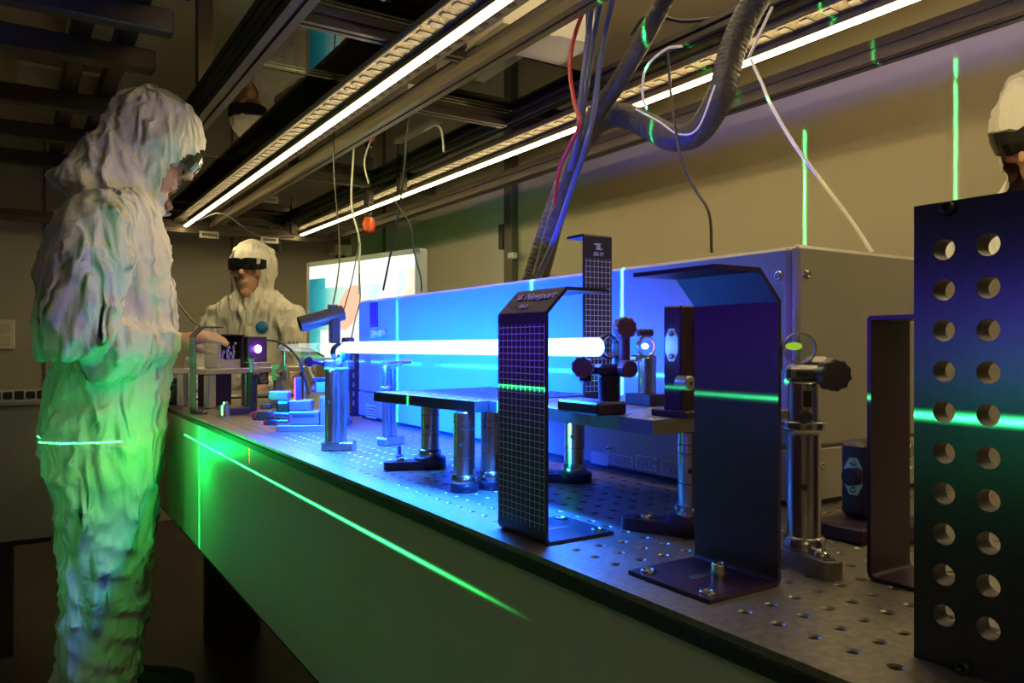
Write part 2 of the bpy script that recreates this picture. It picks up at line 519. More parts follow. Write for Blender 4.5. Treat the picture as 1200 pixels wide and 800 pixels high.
def table_top():
    P = 0.025; x0, y0 = 0.39, 0.33
    nx = int((TX1 - 0.02 - x0) / P); iy0 = int((TY0 + 0.03 - y0) / P); iy1 = int((TY1 - 0.03 - y0) / P)
    V = []; Fc = []; S = []
    def addf(vs, fs, s):
        o = len(V); V.extend(vs); Fc.extend([tuple(i + o for i in f) for f in fs]); S.extend([s] * len(fs))
    ox, oy = toff.x, toff.y
    for j in range(iy0, iy1 + 1):
        for i in range(0, nx + 1):
            cx, cy = x0 + i * P, y0 + j * P
            near = cx * ST + cy * CT < 0.95
            if cy < 0.06: n = 4
            else: n = 16 if near else 8
            sq = []
            for k in range(n):
                a = 2 * PI * k / n + PI / 4 * 1
                c, s = math.cos(a), math.sin(a); m = max(abs(c), abs(s))
                sq.append((cx + ox + c / m * P / 2, cy + oy + s / m * P / 2, TZ))
            if n == 4:
                addf(sq, [(0, 1, 2, 3)], False); continue
            def circ(r, z): return [(cx + ox + r * math.cos(2 * PI * k / n + PI / 4), cy + oy + r * math.sin(2 * PI * k / n + PI / 4), z) for k in range(n)]
            rings = sq + circ(0.0046, TZ) + circ(0.0034, TZ - 0.0012) + circ(0.0033, TZ - 0.012)
            fs = []
            for q in range(3):
                fs += [(q * n + k, q * n + (k + 1) % n, (q + 1) * n + (k + 1) % n, (q + 1) * n + k) for k in range(n)]
            addf(rings, fs, False)
    xa, xb = x0 - P / 2, x0 + (nx + .5) * P; ya, yb = y0 + (iy0 - .5) * P, y0 + (iy1 + .5) * P
    for a, b, c, d in ((TX, xa, TY0, TY1), (xb, TX1, TY0, TY1), (xa, xb, TY0, ya), (xa, xb, yb, TY1)):
        addf([(a + ox, c + oy, TZ), (b + ox, c + oy, TZ), (b + ox, d + oy, TZ), (a + ox, d + oy, TZ)], [(0, 1, 2, 3)], False)
    a, b, c, d = TX + ox, TX1 + ox, TY0 + oy, TY1 + oy
    z = TZ - 0.005
    for (xA, yA), (xB, yB) in (((a, c), (b, c)), ((b, c), (b, d)), ((b, d), (a, d)), ((a, d), (a, c))):
        addf([(xA, yA, z), (xB, yB, z), (xB, yB, TZ), (xA, yA, TZ)], [(0, 1, 2, 3)], False)
    me = bpy.data.meshes.new('perforated_top'); me.from_pydata(V, [], Fc); me.polygons.foreach_set('use_smooth', S); me.update()
    return me


part('perforated_top', table_top(), M_TABLE, tab, 'satin steel top with rows of threaded holes')
mx_, my_ = (TX + TX1) / 2, (TY0 + TY1) / 2
part('edge_band', MB().box((0, 0, TZ - 0.0105), (TX1 - TX + 0.004, TY1 - TY0 + 0.004, 0.011), ch=0.001), M_RUBBER, tab)
part('side_panel', MB().box((0, 0, TZ - 0.016 - (TH_ - 0.016) / 2), (TX1 - TX - 0.006, TY1 - TY0 - 0.006, TH_ - 0.016), ch=0.002), M_SKIRT, tab, 'pale green painted side panel')
part('lower_band', MB().box((0, 0, TZ - TH_ - 0.006), (TX1 - TX - 0.02, TY1 - TY0 - 0.02, 0.012)), M_RUBBER, tab)
for sx in (-1, 1):
    for sy in (-1, 0, 1):
        part('leg', MB().cyl((sx * (TX1 - TX - 0.5) / 2, sy * (TY1 - TY0 - 0.6) / 2, 0), (sx * (TX1 - TX - 0.5) / 2, sy * (TY1 - TY0 - 0.6) / 2, TZ - TH_ - 0.012), 0.09, n=20), M_FRAME, tab)

# ================================================================== LASER ENCLOSURE
EX0, EX1 = W(948, 600, Z=TZ).x, 1.28
c0 = W(930, 600, X=EX0)
EY0 = W(936, 560, X=EX0).y
EY1 = W(420, 400, X=EX0).y
EZ1 = W(934, 287, X=EX0, ).z
EH = EZ1 - TZ
enc = thing('laser_enclosure', ((EX0 + EX1) / 2, (EY0 + EY1) / 2, TZ), 'long beige laser enclosure box standing along the middle of the optical table', 'laser')
ex, ey = (EX1 - EX0) / 2, (EY1 - EY0) / 2


def ebox(x0, x1, y0, y1, z0, z1, ch=0.0):
    return MB().box(((x0 + x1) / 2, (y0 + y1) / 2, (z0 + z1) / 2), (x1 - x0, y1 - y0, z1 - z0), ch=ch)


ZS = 0.062
part('base_section', ebox(-ex, ex, -ey, ey, 0.006, ZS - 0.0012, 0.0015), M_ENC, enc)
part('cover', ebox(-ex, ex, -ey + 0.012, ey, ZS, EH, 0.004), M_ENC, enc)
part('end_cap', ebox(-ex - 0.001, ex + 0.001, -ey, -ey + 0.0108, ZS, EH + 0.001, 0.004), M_ENC, enc)
part('plinth', ebox(-ex + 0.006, ex - 0.006, -ey + 0.006, ey - 0.006, 0.0, 0.006), M_RUBBER, enc)
def screw(parent, c, axis, r=0.005):
    b = MB(); ax = Vector(axis)
    b.lathe([(0.0001, r * 0.35), (r * 0.45, r * 0.35), (r * 0.5, r * 0.75), (r * 0.85, r * 0.55), (r, 0.0)], c, ax, 14)
    return part('screw', b, M_STEEL, parent)
for (zz, yo) in ((EH - 0.030, 0.03),):
    screw(enc, (-ex, -ey + 0.024, zz), (-1, 0, 0), 0.0055)
screw(enc, (-ex + 0.012, -ey, EH - 0.030), (0, -1, 0), 0.0055)
screw(enc, (-ex + 0.025, -ey, ZS + 0.008), (0, -1, 0), 0.0055)
screw(enc, (-ex + 0.037, -ey, ZS - 0.020), (0, -1, 0), 0.004)
screw(enc, (-ex + 0.022, -ey, ZS - 0.036), (0, -1, 0), 0.0055)
screw(enc, (-ex, -ey + 0.05, 0.012), (-1, 0, 0), 0.005)
screw(enc, (-ex, -ey + 0.3, 0.03), (-1, 0, 0), 0.005)
screw(enc, (-ex, 0.1, 0.03), (-1, 0, 0), 0.005)
# round knobs and small dark window near the far end of the front face, plus the warning stickers low down
for px, py in ((443, 392), (452, 391)):
    q = W(px, py, X=EX0) - Vector(enc.location)
    part('valve_knob', MB().cyl((-ex - 0.016, q.y, q.z), (-ex, q.y, q.z), 0.009, n=16, ch=0.002), M_CASE, enc)
q0 = W(434, 355, X=EX0) - Vector(enc.location); q1 = W(443, 383, X=EX0) - Vector(enc.location)
part('dark_window', ebox(-ex - 0.0015, -ex, q1.y, q0.y, q1.z, q0.z), mat('window_violet', (0.10, 0.03, 0.16), 0.3), enc)
def sticker(mesh_px, m, lines):
    (xa, ya), (xb, yb) = mesh_px
    a = W(xa, ya, X=EX0) - Vector(enc.location); b = W(xb, yb, X=EX0) - Vector(enc.location)
    z0, z1 = sorted((a.z, b.z)); y0, y1 = sorted((a.y, b.y))
    s = part('sticker', ebox(-ex - 0.0006, -ex, y0, y1, z0, z1), m, enc)
    mb = MB()
    for i in range(lines):
        zc = z1 - (i + 1) * (z1 - z0) / (lines + 1)
        yy = y1 - 0.003
        while yy > y0 + 0.006:
            w = random.uniform(0.003, 0.008)
            mb.box((-ex - 0.0008, yy - w / 2, zc), (0.0004, w, (z1 - z0) / (lines + 1) * 0.4)); yy -= w + 0.002
    if lines: part('print_lines', mb, M_SEAM, s)
sticker(((693, 528), (712, 546)), M_WHITE, 0)
sticker(((712, 530), (742, 548)), M_WHITE, 5)
sticker(((745, 532), (770, 553)), M_WHITE, 6)
sticker(((775, 538), (800, 560)), M_WHITE, 6)
sticker(((429, 473), (441, 491)), M_WHITE, 4)
for py in (514, 553):
    q = W(700, py, X=EX0) - Vector(enc.location)

# ================================================================== BEAM BLOCK BRACKETS
def grid_mat(zmax=0.188, py=0.0072, pz=0.0058, hw=0.0365):
    m = bpy.data.materials.new('black_with_white_grid'); m.use_nodes = True
    nt = m.node_tree; b = nt.nodes['Principled BSDF']
    tc = nt.nodes.new('ShaderNodeTexCoord'); sp = nt.nodes.new('ShaderNodeSeparateXYZ'); nt.links.new(tc.outputs['Object'], sp.inputs[0])
    def line(out, pitch, off, wdt):
        a = nmath(nt, 'ADD', out, off); a = nmath(nt, 'DIVIDE', a, pitch)
        a = nmath(nt, 'FRACT', a); a = nmath(nt, 'SUBTRACT', a, 0.5); a = nmath(nt, 'ABSOLUTE', a)
        return nmath(nt, 'GREATER_THAN', a, 0.5 - wdt / pitch / 2)
    g = nmath(nt, 'MAXIMUM', line(sp.outputs[1], py, py * 1000, 0.00075), line(sp.outputs[2], pz, pz * 1000, 0.0007))
    iy = nmath(nt, 'LESS_THAN', nmath(nt, 'ABSOLUTE', sp.outputs[1]), hw)
    iz = nmath(nt, 'MULTIPLY', nmath(nt, 'GREATER_THAN', sp.outputs[2], 0.012), nmath(nt, 'LESS_THAN', sp.outputs[2], zmax))
    ix = nmath(nt, 'LESS_THAN', sp.outputs[0], 0.0004)
    g = nmath(nt, 'MULTIPLY', nmath(nt, 'MULTIPLY', g, iy), nmath(nt, 'MULTIPLY', iz, ix))
    mx = nt.nodes.new('ShaderNodeMix'); mx.data_type = 'RGBA'
    nt.links.new(g, mx.inputs[0]); mx.inputs[6].default_value = (0.030, 0.020, 0.036, 1); mx.inputs[7].default_value = (0.62, 0.60, 0.62, 1)
    nt.links.new(mx.outputs[2], b.inputs['Base Color']); b.inputs['Roughness'].default_value = 0.38
    return m
M_GRID = grid_mat()


def text_mesh(body, size, M, depth=0.0002):
    cu = bpy.data.curves.new('lettering', 'FONT'); cu.body = body; cu.size = size; cu.extrude = depth
    cu.align_x = 'CENTER'; cu.align_y = 'CENTER'; cu.shear = 0.2
    o = bpy.data.objects.new('lettering', cu); COL.objects.link(o)
    dg = bpy.context.evaluated_depsgraph_get(); dg.update()
    me = bpy.data.meshes.new_from_object(o.evaluated_get(dg))
    bpy.data.objects.remove(o)
    me.transform(M)
    me.name = 'lettering'
    return me


def bracket_profile(H=0.198, foot=0.075, slant=0.022, flange=0.045, t=0.0030, rr=0.006):
    """outer polyline in (x, z): foot along +x at the bottom, plate at x = 0, top slanted and flanged towards +x"""
    c = [(foot, t), (rr, t)]
    line = [(foot, 0.0)]
    for k in range(5):
        a = -PI / 2 - k * PI / 8
        line.append((rr + rr * math.cos(a), rr + rr * math.sin(a)))
    line += [(0, H), (slant, H + slant), (slant + flange, H + slant)]
    # inner offset
    inn = []
    for k in range(len(line)):
        p = Vector((*line[k], 0)); a = Vector((*line[max(k - 1, 0)], 0)); b = Vector((*line[min(k + 1, len(line) - 1)], 0))
        d1 = (p - a).normalized() if k > 0 else (b - p).normalized(); d2 = (b - p).normalized() if k < len(line) - 1 else d1
        n1 = Vector((d1.y, -d1.x, 0)); n2 = Vector((d2.y, -d2.x, 0)); n = (n1 + n2).normalized()
        inn.append(p + n * t / max(0.5, n.dot(n1)))
    return line, inn


def bracket(loc, rz, label, w=0.075, m=None, H=0.198, foot=0.075, slant=0.022, flange=0.045, name='beam_block_bracket', grp=None, holes=True):
    root = thing(name, loc, label, 'bracket', rz, grp)
    line, inn = bracket_profile(H, foot, slant, flange)
    b = MB()
    n = len(line)
    L0 = [(x, -w / 2, z) for x, z in line]; L1_ = [(x, w / 2, z) for x, z in line]
    I0 = [(p.x, -w / 2, p.y) for p in inn]; I1 = [(p.x, w / 2, p.y) for p in inn]
    for k in range(n - 1):
        b.add([L0[k], L0[k + 1], L1_[k + 1], L1_[k]], [(0, 1, 2, 3)])
        b.add([I0[k], I0[k + 1], I1[k + 1], I1[k]], [(3, 2, 1, 0)])
        b.add([L0[k], L0[k + 1], I0[k + 1], I0[k]], [(0, 1, 2, 3)]); b.add([L1_[k], L1_[k + 1], I1[k + 1], I1[k]], [(3, 2, 1, 0)])
    for k in (0, n - 1): b.add([L0[k], L1_[k], I1[k], I0[k]], [(0, 1, 2, 3)])
    part('bent_plate', b, m or M_BLK, root)
    if holes:
        for sy in (-1, 1):
            part('foot_screw', MB().lathe([(0.0001, 0.0006), (0.0028, 0.0006), (0.0032, 0.0018), (0.0055, 0.0018), (0.006, 0.0)], (foot - 0.010, sy * (w / 2 - 0.011), 0.003), (0, 0, 1), 16), M_STEELD, root)
        part('slot', MB().box((foot * 0.42, 0.0, 0.00305), (foot * 0.5, 0.007, 0.0004)), M_SEAM, root)
    return root


def cap_screw(parent, c, r=0.0055, h=0.010):
    b = MB().lathe([(0.0001, h * 0.45), (r * 0.5, h * 0.45), (r * 0.52, h), (r * 0.9, h), (r, h * 0.88), (r, 0)], c, (0, 0, 1), 18)
    return part('cap_screw', b, M_STEEL, parent)


def logo(root, M, s):
    b = MB()
    for k in range(2):
        pts = []
        a0 = 0.6 if k == 0 else PI + 0.6
        for i in range(13):
            a = a0 + 4.4 * i / 12 - 0.9
            pts.append(((-1 if k == 0 else 1) * -0.35 * s + 0.75 * s * math.cos(a + PI * 0.5), 0.5 * s * math.sin(a + PI * 0.5), 0.0))
        b.tube(pts, 0.09 * s, 6, 2)
    for dx in (-0.18, 0.18):
        b.box((dx * s, 0, 0), (0.16 * s, 0.95 * s, 0.1 * s), rz=0.6)
    me = b.mesh('emblem'); me.transform(M)
    return part('emblem', me, M_PRINT, root)


# the lettered one with the grid, foot and flange pointing to the enclosure
b0 = W(583, 619, Z=TZ); b1 = W(640, 640, Z=TZ)
BLX = (b0.x + b1.x) / 2; BLY = (b0.y + b1.y) / 2; BLW = abs(b0.y - b1.y)
br1 = bracket((BLX, BLY, TZ), 0, 'black bracket with white grid and lettered slanted top beside the raised breadboard', BLW, M_GRID, H=W(635, 365, X=BLX).z - TZ)
H1 = W(635, 365, X=BLX).z - TZ
Mt = Matrix.Translation((0.011 - 0.0003, 0, H1 + 0.011 + 0.0003)) @ Matrix.Rotation(-PI / 2, 4, 'Z') @ Matrix.Rotation(PI / 4, 4, 'X')
part('lettering', text_mesh('Newport', 0.0125, Mt @ Matrix.Translation((0.009, 0.0055, 0))), M_PRINT, br1)
part('lettering', text_mesh('BB-L', 0.0065, Mt @ Matrix.Translation((-0.004, -0.0075, 0))), M_PRINT, br1)
logo(br1, Mt @ Matrix.Translation((-0.023, 0.0055, 0)), 0.0055)

# the plain one nearest the perforated plate, foot and flange pointing to the aisle
f0 = W(823, 654, Z=TZ); f1 = W(909, 688, Z=TZ)
b2x, b2y, b2w = (f0.x + f1.x) / 2, (f0.y + f1.y) / 2, abs(f0.y - f1.y)
br2 = bracket((b2x, b2y, TZ), PI, 'plain black bracket bolted down beside the lens post, foot over the table edge', b2w, M_BLK, H=W(912, 352, X=b2x).z - TZ, foot=0.072)
cap_screw(br2, (0.028, 0.008, 0.003))

# ================================================================== RAISED BREADBOARDS
BZ = TZ + 0.1055                         # their top
BT = 0.0127
ca = W(765, 492.5, Z=BZ)
RBX0 = ca.x
RBY0, RBY1 = ca.y, W(561, 470, Z=BZ).y - 0.004
RBX1 = EX0 - 0.02


def breadboard(root, w, d, z, m, pitch=0.025, label=None):
    """plate with holes, local centre, size w (x) by d (y), top at z"""
    nx, ny = int(w / pitch), int(d / pitch)
    px_, py_ = w / nx, d / ny
    b = MB()
    n = 8
    for i in range(nx):
        for j in range(ny):
            cx, cy = -w / 2 + (i + .5) * px_, -d / 2 + (j + .5) * py_
            vs = []
            for k in range(n):
                a = 2 * PI * k / n + PI / 4
                c, s = math.cos(a), math.sin(a); mm = max(abs(c), abs(s))
                vs.append((cx + c / mm * px_ / 2, cy + s / mm * py_ / 2, z))
            for r, zz in ((0.0045, z), (0.0034, z - 0.001), (0.0033, z - 0.010)):
                vs += [(cx + r * math.cos(2 * PI * k / n + PI / 4), cy + r * math.sin(2 * PI * k / n + PI / 4), zz) for k in range(n)]
            fs = []
            for q in range(3): fs += [(q * n + k, q * n + (k + 1) % n, (q + 1) * n + (k + 1) % n, (q + 1) * n + k) for k in range(n)]
            b.add(vs, fs)
    for (xa, ya), (xb, yb) in (((-1, -1), (1, -1)), ((1, -1), (1, 1)), ((1, 1), (-1, 1)), ((-1, 1), (-1, -1))):
        b.add([(xa * w / 2, ya * d / 2, z - BT), (xb * w / 2, yb * d / 2, z - BT), (xb * w / 2, yb * d / 2, z), (xa * w / 2, ya * d / 2, z)], [(0, 1, 2, 3)])
    b.add([(-w / 2, -d / 2, z - BT), (-w / 2, d / 2, z - BT), (w / 2, d / 2, z - BT), (w / 2, -d / 2, z - BT)], [(0, 1, 2, 3)])
    return part('plate', b, m, root, label, fix=False)


def post_parts(root, x, y, z0, z1, r=0.0127, collar=True, n=26, ringz=None):
    """pedestal post with foot ring"""
    part('post', MB().cyl((x, y, z0), (x, y, z1), r, n=n, ch=0.0008), M_STEEL, root)
    if collar:
        part('foot_ring', MB().lathe([(r, 0.010), (r + 0.0025, 0.009), (r + 0.003, 0.0005), (r + 0.0028, 0.0)], (x, y, z0), (0, 0, 1), n), M_STEEL, root)
    part('set_screw_hole', MB().cyl((x - r * 0.80, y - r * 0.62, (z0 * 0.45 + z1 * 0.55)), (x - r * 0.62, y - r * 0.50, (z0 * 0.45 + z1 * 0.55)), 0.0026, n=10), M_SEAM, root)
    for zz in (ringz or []):
        part('ring_groove', MB().lathe([(r * 1.003, -0.0004), (r * 1.004, 0.0004)], (x, y, zz), (0, 0, 1), n), M_SEAM, root)


def fork_clamp(root, x, y, rz, z=0.0, m=None, L=0.055, h=0.011):
    """clamping fork: round end around the post, tongue with slot and screw"""
    R = Matrix.Rotation(rz, 3, 'Z')
    pts = []
    r = 0.021
    for k in range(13):
        a = PI / 2 + 0.25 + (PI - 0.5 + 0.0) * k / 12
        pts.append((r * math.cos(a), r * math.sin(a)))
    tip = []
    for k in range(9):
        a = -PI / 2 + PI * k / 8
        tip.append((L + 0.010 * math.cos(a), 0.010 * math.sin(a)))
    poly = pts + tip
    P3 = [Vector((x, y, z)) + R @ Vector((px, py, 0)) for px, py in poly]
    f = part('clamp_fork', MB().prism(P3, (0, 0, h)), m or M_STEEL, root)
    s0 = R @ Vector((L * 0.72, 0, 0))
    part('slot', MB().box((x + s0.x, y + s0.y, z + h + 0.0002), (0.026, 0.009, 0.0006), rz=rz), M_SEAM, f)
    part('clamp_screw', MB().lathe([(0.0001, 0.0), (0.003, 0.0), (0.0032, 0.0045), (0.0055, 0.0045), (0.006, 0.0)], (x + s0.x * 1.05, y + s0.y * 1.05, z + h), (0, 0, 1), 14), M_STEEL, f)
    return f


# supporting pillars as part of each board
def board_leg(root, px, py_base, zoff, foot_m, hfoot=0.018, top=BZ - BT, fork=None, rb_=0.022):
    p = W(px, py_base, Z=TZ + hfoot)
    q = p - Vector(root.location)
    if root.rotation_euler.z: q = Matrix.Rotation(-root.rotation_euler.z, 3, 'Z') @ q
    b = MB().lathe([(0.0001, hfoot), (rb_ - 0.002, hfoot), (rb_, hfoot - 0.002), (rb_, 0.0), (0.0001, 0.0)], (q.x, q.y, -root.location.z + TZ), (0, 0, 1), 24)
    part('leg_base', b, foot_m, root)
    zt = top - root.location.z; zb = TZ + hfoot - root.location.z
    post_parts(root, q.x, q.y, zb, zt - 0.0005, ringz=[zt - 0.012, zt - 0.02, zb + 0.03])
    if fork is not None: fork_clamp(root, q.x, q.y, fork, -root.location.z + TZ, foot_m)


rb = thing('raised_breadboard', ((RBX0 + RBX1) / 2, (RBY0 + RBY1) / 2, TZ), 'silver edged breadboard raised on steel posts, carrying the lens mounts', 'breadboard')
M_BOARD = mat('board_aluminium', (0.34, 0.33, 0.34), 0.4, 1.0, 0.1, 120.0)
breadboard(rb, RBX1 - RBX0, RBY1 - RBY0, BZ - TZ, M_BOARD)
board_leg(rb, 811, 604, 0, M_BLK, 0.016, fork=2.2)
board_leg(rb, 576, 560, 0, M_BLK, 0.012, rb_=0.0165)
board_leg(rb, 673, 552, 0, M_BLK, 0.012, fork=2.6)

dl = W(438, 459, Z=BZ); dr = W(556, 470.5, Z=BZ)
ang = math.atan2(dl.x - dr.x, dl.y - dr.y)           # lean of its front edge away from the table direction
DL = (dl - dr).length; DW = 0.20
cx = (dl + dr) / 2 + Vector((math.cos(ang), -math.sin(ang), 0)) * DW / 2
db = thing('small_breadboard', (cx.x, cx.y, TZ), 'small black perforated breadboard raised on pillars, set slightly askew', 'breadboard', -ang)
M_BOARDB = mat('board_black', (0.10, 0.09, 0.115), 0.33, 0.7, 0.1, 120.0)
breadboard(db, DW, DL, BZ - TZ, M_BOARDB)
board_leg(db, 504, 534, 0, M_BLK, 0.016, fork=PI * 0.9)
board_leg(db, 544, 565, 0, M_BLK, 0.010, rb_=0.0165)

# ================================================================== BLUE BEAM
bd = (BEAM1 - BEAM0).normalized()
tag(part('laser_beam', MB().cyl(BEAM0, BEAM1, BEAM_R, BEAM_R * 0.98, n=20), M_BEAM), 'thick glowing blue white laser beam running along the enclosure', 'laser beam')

def faint_beam_mat():
    m = bpy.data.materials.new('pale_beam_light'); m.use_nodes = True
    nt = m.node_tree; nt.nodes.clear()
    o = nt.nodes.new('ShaderNodeOutputMaterial'); a = nt.nodes.new('ShaderNodeAddShader'); t = nt.nodes.new('ShaderNodeBsdfTransparent'); e = nt.nodes.new('ShaderNodeEmission')
    e.inputs[0].default_value = (0.75, 0.85, 0.80, 1); e.inputs[1].default_value = 0.22
    nt.links.new(t.outputs[0], a.inputs[0]); nt.links.new(e.outputs[0], a.inputs[1]); nt.links.new(a.outputs[0], o.inputs[0])
    return m
fb0 = W(376, 407, X=0.49); fb1 = W(330, 407, X=0.60)
tag(part('faint_beam', MB().cyl(fb0, fb1, 0.009, 0.009, n=18, caps=False), faint_beam_mat()), 'faint pale beam between the mirror mount and the far platform', 'laser beam')

# ================================================================== OPTICAL MOUNTS
def knob(parent, c, axis, r=0.012, L=0.014, lobes=10, m=None, dent=0.10, name='knob'):
    """fluted adjuster knob, axis from the mount outwards"""
    ax = Vector(axis).normalized(); a = ax.orthogonal().normalized(); b_ = ax.cross(a); c = Vector(c)
    n = lobes * 6
    def rg(h, k):
        return [c + ax * h + (r * k * (1 - dent * (0.5 + 0.5 * math.cos(lobes * 2 * PI * i / n)))) * (a * math.cos(2 * PI * i / n) + b_ * math.sin(2 * PI * i / n)) for i in range(n)]
    vs = rg(0, 0.92) + rg(L * 0.1, 1) + rg(L * 0.9, 1) + rg(L, 0.9)
    fs = []
    for q in range(3): fs += [(q * n + i, q * n + (i + 1) % n, (q + 1) * n + (i + 1) % n, (q + 1) * n + i) for i in range(n)]
    mb = MB().add(vs, fs, False); mb.add(vs[:n], [tuple(range(n))]); mb.add(vs[-n:], [tuple(range(n))])
    mb.cyl(c - ax * L * 0.7, c + ax * 0.001, r * 0.45, n=14)
    return part(name, mb, m or M_KNOB, parent)


def frame_mat3(ax):
    """columns: x across, y along ax (optical axis), z up"""
    y = Vector(ax).normalized(); z = Vector((0, 0, 1)); x = y.cross(z).normalized()
    return Matrix((x, y, z)).transposed()


def lens_cell(root, c, ax, r_glass, rim=0.0018, w=0.006, m_ring=None, spot=None, glass=True):
    c = Vector(c)
    part('lens_ring', MB().ring(c, ax, r_glass, r_glass + rim, w, 36), m_ring or M_ALU, root)
    if glass: part('lens', MB().lathe([(0.0001, 0.0014), (r_glass * 0.6, 0.001), (r_glass, 0.0)], c, ax, 32), M_LENS, root)
    if spot:
        R = frame_mat3(ax)
        part('light_spot', MB().ball(c + Vector(ax).normalized() * -0.003 + R @ Vector((spot[1], 0, spot[2])), (spot[3], 0.0008, spot[4]), R), spot[0], root)


Yn = Vector((0, -1, 0))
# --- lens post beside the plain bracket, right of the enclosure
pl = W(942, 642, Z=TZ + 0.012)
lp = thing('lens_post', (pl.x, pl.y, TZ), 'polished steel post holding a clear round lens with a lime light spot', 'lens mount')
lpo = Vector(lp.location)
ztop = W(942, 448, T=pl.dot(Vector((ST, CT, 0)))).z - TZ
fork_clamp(lp, 0, 0, -2.0, 0.0, mat('fork_bronze', (0.34, 0.32, 0.30), 0.36, 0.9), L=0.034, h=0.0125)
post_parts(lp, 0, 0, 0.0125, ztop * 0.72, collar=True)
zc_ = W(942, 500, T=0.582).z - TZ
part('collar', MB().lathe([(0.0127, -0.003), (0.0162, -0.003), (0.0165, -0.002), (0.0165, 0.002), (0.0162, 0.003), (0.0127, 0.003)], (0, 0, zc_), (0, 0, 1), 30), M_STEEL, lp)
part('post_holder', MB().cyl((0, 0, zc_ + 0.003), (0, 0, ztop), 0.0118, n=28, ch=0.0006), M_STEEL, lp)
R45 = Matrix.Rotation(-TH - 0.15, 3, 'Z')
part('thumb_screw', MB().cyl(R45 @ Vector((-0.002, -0.0118, zc_ + 0.008)), R45 @ Vector((-0.002, -0.018, zc_ + 0.008)), 0.0052, n=16, ch=0.0008), M_STEELD, lp)
part('holder_slot', MB().box(R45 @ Vector((0.0, -0.0118, zc_ + 0.021)), (0.006, 0.0012, 0.012), R=R45), M_SEAM, lp)
part('mount_arm', MB().box(R45 @ Vector((0.001, -0.001, ztop + 0.007)), (0.030, 0.014, 0.013), R=R45, ch=0.003), M_STEEL, lp)
part('arm_slot', MB().box(R45 @ Vector((0.002, -0.0082, ztop + 0.007)), (0.018, 0.001, 0.0045), R=R45, ch=0.0004), M_SEAM, lp)
part('arm_back', MB().box(R45 @ Vector((0.012, 0.010, ztop + 0.012)), (0.020, 0.016, 0.016), R=R45, ch=0.004), M_STEELD, lp)
lc = W(937, 408, T=0.575) - lpo
lens_cell(lp, lc, R45 @ Vector((0, -1, 0)), 0.0108, 0.0012, 0.004, M_ALU, (M_YELLOW, 0.0035, 0.0016, 0.0062, 0.0030))
part('lens_bracket', MB().box(R45 @ (R45.inverted() @ lc + Vector((-0.0155, 0.004, -0.002))), (0.006, 0.012, 0.03), R=R45, ch=0.0012), M_STEELD, lp)
kc = W(985, 439, T=0.575) - lpo
knob(lp, kc + Vector((0, 0.010, 0)), R45 @ Vector((0.25, -1, 0)), 0.0125, 0.013, 10, mat('knob_grey', (0.13, 0.12, 0.13), 0.4))
part('knob_shaft', MB().cyl(kc + R45 @ Vector((-0.014, 0.012, 0.001)), kc + R45 @ Vector((0, 0.006, 0)), 0.004, n=12), M_STEEL, lp)

# --- first lens mount on the raised board (with big fluted knob on top)
m1 = W(714, 484, Z=BZ)
mt = thing('lens_mount', (m1.x, m1.y, BZ), 'black kinematic lens mount with three fluted knobs at the end of the beam', 'lens mount')
mo = Vector(mt.location)
tt = m1.x * ST + m1.y * CT
def lo(px, py, dt=0.0): return W(px, py, T=tt + dt) - mo
zt = lo(714, 440).z
part('base_block', MB().box((-0.012, 0.012, 0.006), (0.036, 0.062, 0.012), ch=0.002), M_BLK, mt)
part('pedestal', MB().cyl((0, 0, 0.012), (0, 0, zt), 0.0102, n=26, ch=0.0008), M_BLK, mt)
part('pedestal_groove', MB().lathe([(0.01025, -0.0005), (0.01028, 0.0005)], (0, 0, zt - 0.010), (0, 0, 1), 26), M_SEAM, mt)
cl = lo(717, 406)
part('front_plate', MB().box((cl.x + 0.010, cl.y - 0.002, cl.z - 0.012), (0.010, 0.010, 0.032), ch=0.001), M_BLK, mt)
part('cross_plate', MB().box((cl.x + 0.002, cl.y + 0.001, zt + 0.005), (0.040, 0.014, 0.012), ch=0.003), M_BLK, mt)
part('back_plate', MB().box((cl.x - 0.022, cl.y + 0.012, cl.z - 0.023), (0.010, 0.010, 0.022), ch=0.002), M_BLK, mt)
lens_cell(mt, cl, (-0.15, -1, 0), 0.0094, 0.0007, 0.003, M_ALU)
part('lens_collar', MB().ring(cl + Vector((0.001, 0.008, 0)), (-0.15, -1, 0), 0.0096, 0.0118, 0.008), M_BLK, mt)
k1 = lo(735, 384, -0.01)
knob(mt, k1 + Vector((0.002, 0.010, 0)), (-0.35, -1, 0), 0.0105, 0.014, 10)
part('column', MB().cyl((k1.x + 0.002, k1.y + 0.006, zt), (k1.x + 0.002, k1.y + 0.006, k1.z), 0.0052, n=16), M_KNOB, mt)
k2 = lo(686, 430, -0.012); knob(mt, k2 + Vector((0.004, 0.010, 0)), (-0.6, -0.8, 0), 0.0105, 0.012, 9)
k3 = lo(742, 432, -0.012); knob(mt, k3 + Vector((-0.004, 0.008, 0)), (-0.2, -1, 0), 0.0082, 0.012, 18, dent=0.03)

